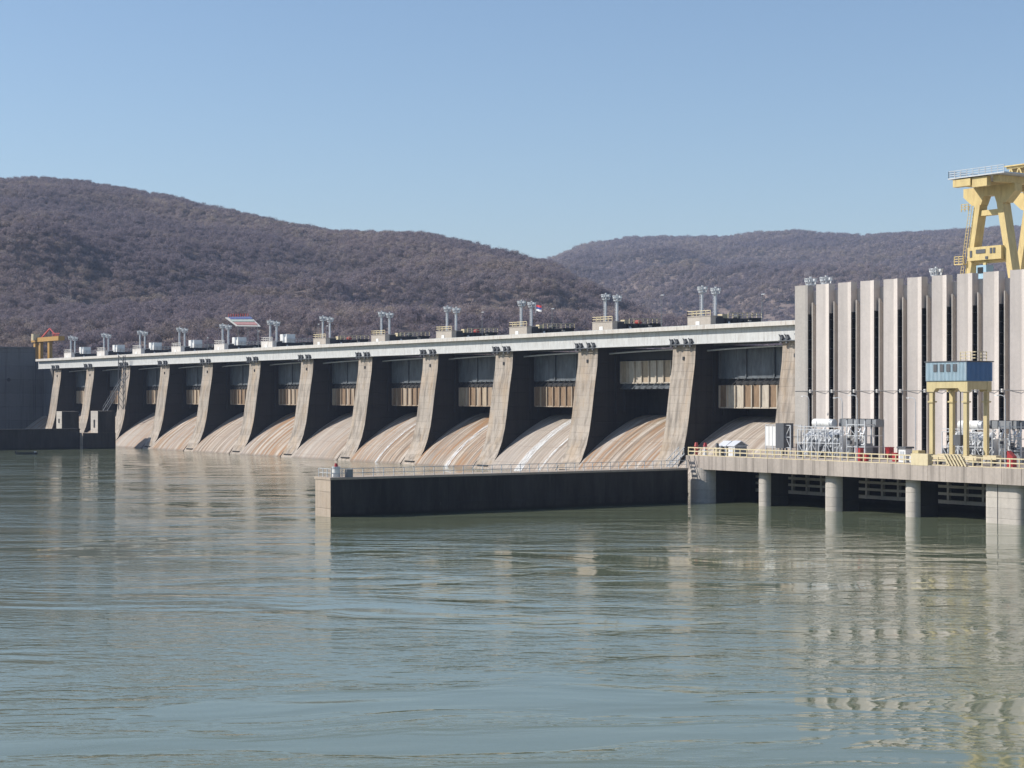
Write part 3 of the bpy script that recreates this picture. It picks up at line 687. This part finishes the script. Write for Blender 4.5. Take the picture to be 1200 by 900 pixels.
for px in (888, 965, 1060):
    X = on_y(px, 590, -48.9)[0]; w = {888: 2.2, 965: 2.9, 1060: 2.3}[px]; ppier(X - .35, X + w - .35, -48.9, w * .42)
X = on_y(1153, 600, -48.9)[0]; ppier(X - .15, X + 6.0, -48.9, .9); MB().box(X + 2.2, X + 2.32, -48.92, -48.903, -1, 5.2).build('pier_joint', 'dark', pf)
for px in (1270, 1350): X = on_y(px, 600, -48.9)[0]; ppier(X, X + 3.6, -48.9, 1.6)
for z in (1.75, 2.75, 3.75): MB().box(422.5, 530, -40.2, -39.8, z - .18 - (z < 2) * .15, z + .18).build('rack_beam', 'ppier', pf)
rp = MB().box(-.18, .18, -40.25, -39.75, 1.4, 5.2).mesh('rack_post', 'ppier')
for i in range(34): inst('rack_post', rp, pf, (424.6 + i * 3.1 - XL, -PE, 0))
MB().box(422, 530, -33.0, -32.5, -2, 5.2).build('back_wall', 'wet', pf)
MB().box(XL, 421.8, -44.5, -21.6, -2, 5.2).build('training_wall', 'wet', pf)
MB().box(391.2, XL - .01, -24.0, -1.8, -2, 5.9).build('landing', 'plat', pf)
MB().box(413, 420.0, -29.6, -29.2, ZP, 8.6).build('parapet', 'plat', pf)
pr = thing('railing', 'cream yellow railing along the edge of the powerhouse platform', 'railing', (XL, PE + .5, ZP))
post = MB().bar((0, 0, 0), (0, 0, 1.3), .13).mesh('post', 'cream'); LR = XR - XL - 20
for i in range(69): inst('post', post, pr, (.1 + i * 1.5, 0, 0))
for z in (.12, .72, 1.28): MB().bar((0, 0, z), (LR, 0, z), .11, .15).build('rail', 'cream', pr)
sr = thing('stairs', 'small grey steel stair from divide wall up to the platform', 'stairs', (XL - .5, -52, zt))
for i in range(6): MB().box(.3, 1.6, -1.6 + i * .42, -1.2 + i * .42, .2 + i * .33, .26 + i * .33).build('tread', 'galv', sr)
for x in (.3, 1.6):
    MB().bar((x, -1.6, .1), (x, .9, 2.1), .12).build('stringer', 'galv', sr); MB().bar((x, -1.6, 1.1), (x, .9, 3.1), .08).build('handrail', 'galv', sr)
    for i in range(4): MB().bar((x, -1.5 + i * .75, .15 + i * .6), (x, -1.5 + i * .75, 1.15 + i * .6), .07).build('baluster', 'galv', sr)

# ------------------------------------------------------------------ powerhouse
FY = -23.0; ZT = 34.1
ph = thing('powerhouse', 'tall pale concrete powerhouse with deep vertical columns and dark window slots', 'building', (412.6, FY, ZP), absol=True)
MB().box(412.62, XR, FY + 1.35, 30, ZP, 33.1).build('body', 'power', ph)
cm = MB(); zh = ZT - ZP
def colprof(w, fold): return [(0, 1.34), (0, .0), (w * .60, fold), (w, .02), (w, 1.34)]
cm.prism_z(colprof(2.9, .42), 0, zh); col_me = cm.mesh('column', 'power')
cm = MB(); cm.prism_z([(0, 1.34), (0, 0), (2.45, 0), (2.9, .12), (2.9, 1.34)], 0, zh); col0_me = cm.mesh('column', 'fin')
gl = MB().box(2.905, 3.0, .12, 1.33, .2, 22.4).mesh('side_window', 'glass')
ml = MB()
for i in range(14): ml.box(2.99, 3.05, .13, 1.32, 1.2 + i * 1.55, 1.28 + i * 1.55)
mul_me = ml.mesh('mullion', 'dgrey')
fn = MB(); fn.prism_x([(.6, 0), (1.34, 0), (1.34, 23.6), (.75, 24.3), (.6, 24.3)], 3.32, 3.55); fin_me = fn.mesh('fin', 'fin')
jb = MB().box(3.02, 3.32, .25, .6, 9.65, 10.2).mesh('junction_box', 'wpanel')
for i in range(24):
    L = (i * 5.0, 0, 0); c = inst('column', col0_me if i == 0 else col_me, ph, L)
    g = inst('side_window', gl, ph, L); inst('mullion', mul_me, g); inst('fin', fin_me, ph, L); inst('junction_box', jb, ph, L)
cb = MB(); cb.tube((412.7, FY - .05, ZP + 9.95), (XR, FY - .05, ZP + 9.95), .05, 5); cb.build('conduit', 'dgrey', ph)
rm = mp[False]
for i, (px, py) in enumerate([(950, 336), (968, 335), (1097, 325), (945, 332)][:3]):
    X, z = on_y(px, py, -18.5); o = thing('floodlight_mast', ['left of two floodlight baskets at the powerhouse roof corner', 'right of two floodlight baskets at the powerhouse roof corner', 'single floodlight basket on the powerhouse roof near the yellow crane'][i], 'floodlight', (X, -18.5, 33.1), 'floodlights on the powerhouse roof')
    for ch in rm.children:
        if ch.name.startswith('ladder'): continue
        c = ch.copy(); col.objects.link(c); c.parent = o
        if ch.name.startswith('pole'): c.data = MB().tube((0, 0, 0), (0, 0, 2.2), .2, 8).mesh('pole', 'galv')
        else: c.location = (ch.location.x, ch.location.y, ch.location.z - 3.4)

# ------------------------------------------------------------------ big yellow gantry crane on the powerhouse roof
cr = thing('roof_gantry_crane', 'large pale yellow gantry crane straddling the powerhouse roof', 'crane', (448, -12, 33.1), absol=True); cr.location.z = 32.2
def frame(Y, dep):
    x0, x1 = 443.9, 452.6
    for (xa, xb) in ((x0, 446.0), (x1, 450.4)):
        m = MB(); s_ = .50
        m.add([(xa - s_, Y, 34.0), (xa + s_, Y, 34.0), (xa + s_, Y + dep, 34.0), (xa - s_, Y + dep, 34.0), (xb - s_ * 1.15, Y, 45.6), (xb + s_ * 1.15, Y, 45.6), (xb + s_ * 1.15, Y + dep, 45.6), (xb - s_ * 1.15, Y + dep, 45.6)],
              [(0, 1, 5, 4), (1, 2, 6, 5), (2, 3, 7, 6), (3, 0, 4, 7), (0, 3, 2, 1), (4, 5, 6, 7)]); m.build('leg', 'ycrane', cr)
    MB().prism_y([(446.3, 44.0), (450.2, 44.0), (450.2, 44.8), (446.3, 44.8)], Y + .3, Y + dep - .3).build('tie_beam', 'ycrane', cr)
    MB().prism_y([(445.0, 45.61), (446.7, 45.61), (447.3, 46.9), (449.3, 46.9), (449.8, 45.61), (451.5, 45.61), (453.2, 47.2), (453.2, 48.3), (443.3, 48.3), (443.3, 47.0)], Y + .05, Y + dep - .05).build('head_beam', 'ycrane', cr)
    return
frame(-17.0, 1.7); frame(-6.0, 1.7)
bx = MB().box(444.7, 451.2, -17.6, -15.6, 37.3, 39.3).build('machine_house', 'ycrane', cr)
for a, b, c, d in ((446.4, 448.2, 38.3, 38.9), (449.1, 449.5, 38.2, 39.0), (449.7, 450.1, 38.2, 39.0), (445.2, 445.6, 37.8, 38.8), (448.2, 448.7, 37.4, 37.8)): MB().box(a, b, -17.68, -17.603, c, d).build('vent', 'dgrey', bx)
MB().box(444.2, 452.4, -16.6, -15.4, 36.9, 37.28).build('sill_beam', 'ycrane', cr)
cab = MB().box(446.7, 448.6, -17.9, -16.3, 34.5, 36.5).build('cabin', 'bluem', cr)
MB().box(447.0, 448.0, -17.98, -17.903, 35.3, 36.2).build('window', 'glass', cab); MB().box(447.4, 447.9, -17.2, -16.9, 36.5, 36.9).build('hanger', 'ycrane', cab)
for x in (446.0, 452.6):
    MB().box(x - .6, x + .6, -20.2, 8.0, 48.32, 49.3).build('main_girder', 'ycrane', cr)
MB().box(445.2, 448.6, -21.3, -20.25, 48.1, 49.2).build('end_carriage', 'ycrane', cr); MB().box(448.8, 451.6, -21.1, -20.25, 47.8, 49.2).build('cable_drum_box', 'ycrane', cr)
MB().box(444.4, 455.2, -21.5, 8.4, 49.32, 49.5).build('walkway', 'galv', cr)
m = MB(); rail_mesh(m, [(444.5, -21.4, 49.5), (455.1, -21.4, 49.5)], 1.0, 1.2, .04, 3); rail_mesh(m, [(444.5, -21.4, 49.5), (444.5, -8, 49.5)], 1.0, 1.2, .04, 3); m.build('railing', 'galv', cr)
tr = MB()
for zz in (49.5, 51.2): tr.box(447.5, 458.5, -12.2, -11.9, zz, zz + .3)
for i in range(7):
    a = 447.5 + i * 1.57; tr.bar((a, -12.05, 49.7), (a + .78, -12.05, 51.3), .2); tr.bar((a + .78, -12.05, 51.3), (a + 1.57, -12.05, 49.7), .2)
tr.build('lattice_girder', 'ycrane', cr)
MB().box(447.7, 458.4, -11.4, -3.0, 49.52, 51.3).build('trolley_house', 'yellow', cr)
MB().box(447.3, 458.8, -12.5, -2.6, 51.52, 51.7).build('trolley_roof', 'ycrane', cr)
m = MB()
for i in range(24): m.bar((443.3 + i * .085, -17.3, 34 + i * .5), (442.8 + i * .085, -17.3, 34 + i * .5), .05)
m.bar((443.25, -17.3, 33.7), (445.3, -17.3, 45.6), .07); m.bar((442.75, -17.3, 33.7), (444.8, -17.3, 45.6), .07); m.build('ladder', 'ycrane', cr)
m = MB(); rail_mesh(m, [(442.0, -17.5, 37.0), (443.8, -17.5, 37.0)], 1.1, .9, .05, 3); rail_mesh(m, [(443.4, -17.5, 44.8), (444.8, -17.5, 44.8)], 1.1, .7, .05, 3); m.box(442.0, 443.8, -17.6, -16.6, 36.85, 37.0); m.build('landing', 'ycrane', cr)

# ------------------------------------------------------------------ blue-cabin gantry on the platform
ga = thing('gantry_hoist', 'yellow four-legged gantry hoist with blue corrugated cabin on the platform', 'gantry', (467.2, -44, ZP), absol=True)
gx0, gx1, gy0, gy1 = 463.8, 470.9, -46.4, -41.8
for (x, y) in ((gx0 + .6, gy0 + .4), (gx1 - .55, gy0 + .4), (gx0 + .6, gy1 - .4), (gx1 - .55, gy1 - .4)):
    MB().box(x - .30, x + .30, y - .24, y + .24, ZP + 1.35, 16.6).build('leg', 'yellow', ga)
    MB().box(x - .46, x + .46, y - .4, y + .4, 15.2, 15.4).build('flange', 'yellow', ga)
for y in (gy0, gy1 - .8):
    MB().prism_y([(gx0, 16.62), (gx0 + 1.2, 16.62), (gx0 + 1.6, 17.1), (gx1 - 1.6, 17.1), (gx1 - 1.2, 16.62), (gx1, 16.62), (gx1, 18.0), (gx0, 18.0)], y, y + .8).build('cross_beam', 'yellow', ga)
for x in (gx0 + .05, gx1 - .85): MB().box(x, x + .8, gy0 + .82, gy1 - .82, 16.9, 17.98).build('side_beam', 'yellow', ga)
cab = MB().box(gx0 - .05, gx1 + .05, gy0 - .1, gy1 + .1, 18.02, 20.5).build('cabin', 'bluec', ga)
MB().box(gx0 - .04, gx1 + .04, gy0 - .13, gy0 - .104, 18.04, 20.48).build('pale_front', 'bluef', cab)['label'] = 'pale blue front cladding'
rb = MB().box(-.07, .07, -.07, 0, 18.1, 20.45).mesh('corrugation', 'bluef'); rb2 = MB().box(-.07, .07, -.07, 0, 18.1, 20.45).mesh('corrugation', 'bluec')
for i in range(30): inst('corrugation', rb, cab, (gx0 + .1 + i * .238 - 467.2 * 0 - ga['_abs'][0], gy0 - .132 - ga['_abs'][1], -ZP))
for i in range(19): inst('corrugation', rb2, cab, (gx1 + .052 - ga['_abs'][0], gy0 + .05 + i * .24 - ga['_abs'][1], -ZP), R(90))
for i in range(4): MB().box(gx0 + 1.4 + i * 1.15, gx0 + 2.05 + i * 1.15, gy0 - .27, gy0 - .205, 19.25, 20.25).build('window', 'dgrey', cab)
MB().box(gx0 - .2, gx1 + .2, gy0 - .25, gy1 + .25, 20.52, 20.66).build('roof', 'dgrey', cab)
m = MB(); rail_mesh(m, [(467.5, -44, 20.66), (470.2, -44, 20.66), (470.2, -42, 20.66)], 1.2, .8, .05, 3); m.build('roof_railing', 'cream', ga)
for y in (gy0 + .4, gy1 - .4):
    MB().box(gx0 - 1.6, gx1 + 1.6, y - .5, y + .5, ZP + .75, ZP + 1.33).build('sill_beam', 'cream', ga)
    for x in (gx0 - .6, gx0 + 1.8, gx1 - 1.8, gx1 + .6): MB().tube((x, y - .3, ZP + .37), (x, y + .3, ZP + .37), .37, 12).build('wheel', 'dgrey', ga)
MB().box(gx0 + .6, gx0 + 3.6, gy0 - 3.6, gy0 - 2.6, ZP + .02, ZP + 1.55).build('cable_box', 'cream', ga)
MB().box(gx0 - .8, gx0 + .3, gy0 - 1.9, gy0 - .6, ZP + .5, ZP + 1.9).build('drive_motor', 'yellow', ga)
for i in range(6): MB().bar((gx1 - .9 + i * .55, -49.75, ZP + 1.5), (gx1 + .1 + i * .55, -49.75, ZP + .1), .22).build('barrier_slat', 'cream', ga)
MB().box(gx0 + 3.4, gx0 + 4.6, -45, -43.6, ZP + 2.6, ZP + 4.0).build('hook_block', 'dgrey', ga); MB().tube((gx0 + 4, -44.3, ZP + 3.9), (gx0 + 4, -44.3, 17.2), .07, 6).build('hoist_rope', 'dgrey', ga)

# ------------------------------------------------------------------ transformers on the platform
def transformer(loc, label):
    t = thing('transformer', label, 'transformer', loc, 'transformers on the powerhouse platform')
    MB().box(1.4, 8.6, 1.6, 5.0, .3, 3.3).build('tank', 'silver', t)
    MB().box(1.0, 9.0, 1.3, 5.3, 0, .3).build('plinth', 'plat', t)
    for i in range(8): MB().box(1.7 + i * .92, 1.95 + i * .92, 1.2, 1.598, .5, 3.0).build('radiator', 'galv' if i % 2 else 'silver', t)
    for i in range(3): MB().tube((2.3 + i * 1.22, 2.3, 5.15), (3.46 + i * 1.22, 2.3, 5.15), .62, 14).build('conservator_drum', 'wpanel', t)
    MB().tube((5.97, 2.3, 5.15), (6.5, 2.3, 5.15), .58, 12).build('drum_end', 'galv', t)
    for i in range(7): MB().tube((1.6 + i * 1.0, 1.3, 3.0), (1.95 + i * 1.0, 2.6, 3.95), .42, 10).build('cooler', 'silver', t)
    for i in range(9): MB().path([(1.3 + i * .9, .95, .2), (1.3 + i * .9, .95, 2.4), (1.3 + i * .9, 1.5, 3.0)], .11, 6).build('cooling_pipe', 'silver', t)
    m = MB()
    for i in range(7): m.bar((.6 + i * 1.5, .5, 0), (.6 + i * 1.5, .5, 4.2), .12)
    for z in (2.2, 4.2, 4.6): m.bar((.6, .5, z), (9.6, .5, z), .10)
    for i in range(6): m.bar((.6 + i * 1.5, .5, .1 if i % 2 else 2.2), (2.1 + i * 1.5, .5, 2.2 if i % 2 else .1), .08)
    m.build('guard_frame', 'galv', t)
    d = MB().box(6.6, 14.2, 3.1, 4.7, 4.7, 5.75).build('bus_duct', 'grey', t)
    for i in range(6): MB().box(7.0 + i * 1.25, 7.12 + i * 1.25, 3.0, 4.8, 4.65, 5.82).build('duct_collar', 'dgrey', d)
    for i in range(3):
        x = 9.3 + i * 1.5; b = MB()
        b.tube((x, 2.6, .5), (x, 2.6, 2.6), .34, 10, .26); b.tube((x, 2.6, 2.6), (x, 2.6, 4.2), .2, 8, .14)
        for j in range(6): b.tube((x, 2.6, 2.7 + j * .24), (x, 2.6, 2.78 + j * .24), .3, 10)
        b.build('bushing', 'wpanel' if i != 1 else 'silver', t)
    m = MB()
    for x in (10.2, 12.0, 13.9):
        for y in (1.2, 4.9): m.bar((x, y, 0), (x, y, 5.6), .16)
    for z in (1.8, 3.4, 5.0): m.bar((10.2, 1.2, z), (13.9, 1.2, z), .12); m.bar((13.9, 1.2, z), (13.9, 4.9, z), .12)
    for i in range(2): m.bar((10.2 + i * 1.8, 1.2, 1.8), (12.0 + i * 1.8, 1.2, 3.4), .08); m.bar((12.0 + i * 1.8, 1.2, 3.4), (10.2 + i * 1.8, 1.2, 5.0), .08)
    m.build('lattice_frame', 'galv', t)
    for i in range(3): MB().tube((10.6 + i * 1.1, 3.6, 1.4), (10.6 + i * 1.1, 3.6, 4.7), .16, 8).build('down_lead', 'galv', t)
    rnd = random.Random(5); m = MB()
    for i in range(34):
        x, z = rnd.uniform(1.2, 13.6), rnd.uniform(.4, 4.2); y = rnd.uniform(.7, 1.5); L = rnd.uniform(.4, 1.5)
        if rnd.random() < .55: m.path([(x, y, z), (x + L * .4, y, z), (x + L * .4, y + .3, z + L * .6)], rnd.uniform(.05, .12), 6)
        else: m.tube((x, y, z), (x, y, z + L), rnd.uniform(.05, .11), 6); m.tube((x, y, z + L * .5), (x, y, z + L * .5 + .12), .2, 8)
    m.build('pipework', 'silver', t)
    m = MB()
    for i in range(16):
        x, z = rnd.uniform(1.5, 13.2), rnd.uniform(.2, 3.2); w_ = rnd.uniform(.2, .6); m.box(x, x + w_, .75, 1.1 + rnd.uniform(0, .4), z, z + rnd.uniform(.25, .8))
    m.build('valve_boxes', 'dgrey', t)
    MB().box(9.8, 13.2, 2.8, 4.6, .1, 1.9).build('switch_tank', 'dgrey', t)
    MB().box(12.6, 13.9, 1.4, 2.8, 0, 2.3).build('control_cabinet', 'grey', t)
    MB().box(.2, 1.0, .8, 1.8, 0, 1.9).build('marshalling_box', 'dgrey', t)
    MB().box(4.4, 5.2, .55, 1.1, .1, 1.7).build('pump_unit', 'dgrey', t)
    return t
transformer((431.2, -40.5, ZP), 'silver transformer with pipes and drums left of the blue-cabin gantry')
transformer((457.6, -38.0, ZP), 'silver transformer with pipes and drums behind the blue-cabin gantry')
sw = thing('switchgear_rack', 'white panelled steel rack with dark grey box near the last pier', 'rack', (422.6, -38.2, ZP))
m = MB()
for x in (0, 1.6, 3.4, 5.6):
    for y in (0, 2.2): m.bar((x, y, 0), (x, y, 4.7), .14)
for z in (1.3, 2.9, 4.7):
    for y in (0, 2.2): m.bar((0, y, z), (5.6, y, z), .1)
m.bar((3.4, 0, 1.3), (5.6, 0, 4.7), .09); m.bar((5.6, 0, 1.3), (3.4, 0, 4.7), .09); m.build('frame', 'galv', sw)
for i in range(3): MB().box(.12 + i * .8, .8 + i * .8, -.1, -.04, 1.5, 4.5).build('panel', 'wpanel', sw)
MB().box(2.7, 4.5, -.4, 1.6, 1.2, 5.0).build('grey_box', 'dgrey', sw)
for x in (2.9, 3.6, 4.3): MB().tube((x, .4, 0), (x, .4, 1.2), .14, 8).build('cable_riser', 'dgrey', sw)
def shed(X, w, d, h, label, open_):
    t = thing('shed', label, 'shed', (X, -45.2, ZP), 'small sheds on the platform')
    m = MB(); m.box(0, w, 0, d, 0, h); m.build('wall', 'wpanel' if not open_ else 'galv', t)
    m = MB(); m.prism_x([(-.2, h + .01), (d / 2, h + .75), (d + .2, h + .01), (d + .2, h - .1), (d / 2, h + .62), (-.2, h - .1)], -.15, w + .15); m.build('roof', 'roofm', t)
    m = MB(); m.prism_x([(.0, h + .0), (d, h + .0), (d / 2, h + .6)], w - .1, w - .01); m.build('gable', 'grey', t)
    MB().box(w + .003, w + .06, .05, d - .05, 0, h - .12).build('end_panel', 'grey', t)
    MB().box(.4, 1.1, -.06, -.003, 0, h - .2).build('door', 'roofm' if not open_ else 'dgrey', t)
X1 = on_y(843, 530, -45.2)[0]; X2 = on_y(853.5, 530, -45.2)[0]
shed(X1, 1.6, 2.0, 1.55, 'left of two small grey sheds behind the platform railing', True)
shed(X2, 1.5, 2.4, 1.6, 'right of two small sheds, with bright roof and grey gable', False)
def hydrant(px, mat, cap, label):
    X = on_y(px, 530, -46)[0]; t = thing('valve_post', label, 'valve post', (X, -46, ZP), 'valve posts by the platform railing')
    MB().tube((0, 0, 0), (0, 0, 1.35), .26, 10).build('body', mat, t); MB().tube((0, 0, 1.35), (0, 0, 1.95), .34, 10, .2).build('head', cap, t); MB().tube((-.5, 0, 1.0), (.5, 0, 1.0), .12, 8).build('outlet', cap, t)
hydrant(816, 'redt', 'redt', 'rust red valve post at the left platform corner'); hydrant(826.5, 'wpanel', 'red', 'white valve post with red head near the left platform corner'); hydrant(840.5, 'cream', 'dgrey', 'yellow valve post beside the left grey shed')
def redbox(px, Y, w, h, label, slope=False):
    X = on_y(px, 530, Y)[0]; t = thing('fire_cabinet', label, 'cabinet', (X, Y, ZP), 'red fire cabinets on the platform')
    m = MB()
    if slope: m.prism_y([(0, 0), (w, 0), (w, h * .7), (0, h * 1.1)], 0, w * .8)
    else: m.box(0, w, 0, w * .8, 0, h)
    m.build('body', 'red', t); MB().box(w * .1, w * .9, -.05, -.003, h * .08, h * .6).build('door', 'red', t); MB().box(-.06, w + .06, -.06, w * .8 + .06, h + (.4 if slope and 0 else .003) if not slope else h * .0 - .02, (h + .08) if not slope else .03).build('lid', 'red', t)
redbox(1003, -44.5, .85, 1.75, 'tall red fire cabinet before the left transformer'); redbox(1011.5, -44.5, .6, 1.05, 'short red fire box beside the tall red cabinet')
redbox(1037, -36, 1.0, 1.7, 'dark red cabinet behind the left transformer end'); redbox(1045.5, -42, .8, 1.15, 'small red box left of the white kiosk'); redbox(1071, -42, 1.2, 1.05, 'wide red box right of the white kiosk')
redbox(1180, -44, .95, 1.9, 'tall red fire cabinet with sloping top near the right edge', True)
ki = thing('kiosk', 'small white kiosk with dark overhanging roof among the red boxes', 'kiosk', (on_y(1053, 530, -43)[0], -43, ZP))
MB().box(0, 1.3, 0, 1.3, 0, 1.9).build('body', 'wpanel', ki); MB().box(-.2, 1.5, -.2, 1.5, 1.905, 2.15).build('roof', 'dgrey', ki); MB().tube((1.9, .4, .45), (1.9, 1.1, .45), .45, 12).build('cable_reel', 'silver', ki)
MB().box(.3, 1.0, -.05, -.003, .3, 1.5).build('door', 'galv', ki)
for i, (px, py, Y) in enumerate([(948, 464, -26), (987, 466, -45), (1004.5, 463, -45), (1073, 466, -33), (1178, 463, -45)]):
    X, z = on_y(px, py, Y); t = thing('platform_lamp', ['lamp post at the first powerhouse window slot', 'curved lamp post before the left transformer', 'straight lamp post beside the tall red cabinet', 'curved lamp post just left of the blue-cabin gantry', 'thin lamp post near the sloping red cabinet'][i], 'lamp post', (X, Y, ZP), 'lamp posts on the platform')
    h = z - ZP; MB().tube((0, 0, 0), (0, 0, h - .6), .09, 6, .06).build('pole', 'galv', t)
    MB().path([(0, 0, h - .6), (-.2, 0, h - .15), (-.7, 0, h), (-1.3, 0, h)], .05, 5).build('arm', 'galv', t); MB().box(-1.75, -1.2, -.12, .12, h - .1, h + .02).build('lamp_head', 'silver', t)

# ------------------------------------------------------------------ air
def haze(density):
    me = bpy.data.meshes.new('haze'); b = MB().box(-7100, 3100, -3600, 7100, -5.5, 450)
    me.from_pydata(b.v, [], b.f); o = bpy.data.objects.new('haze', me); col.objects.link(o); o['kind'] = 'stuff'; o['label'] = 'thin blue haze in the valley air'; o['category'] = 'haze'
    m = bpy.data.materials.new('haze_air'); m.use_nodes = True; t = m.node_tree; t.nodes.clear()
    out = t.nodes.new('ShaderNodeOutputMaterial'); v = t.nodes.new('ShaderNodeVolumePrincipled')
    v.inputs['Color'].default_value = (.62, .74, 1.0, 1); v.inputs['Density'].default_value = density; v.inputs['Anisotropy'].default_value = .0
    t.links.new(v.outputs[0], out.inputs['Volume']); me.materials.append(m)
haze(8.5e-5)
for o in bpy.data.objects:
    if '_abs' in o: del o['_abs']
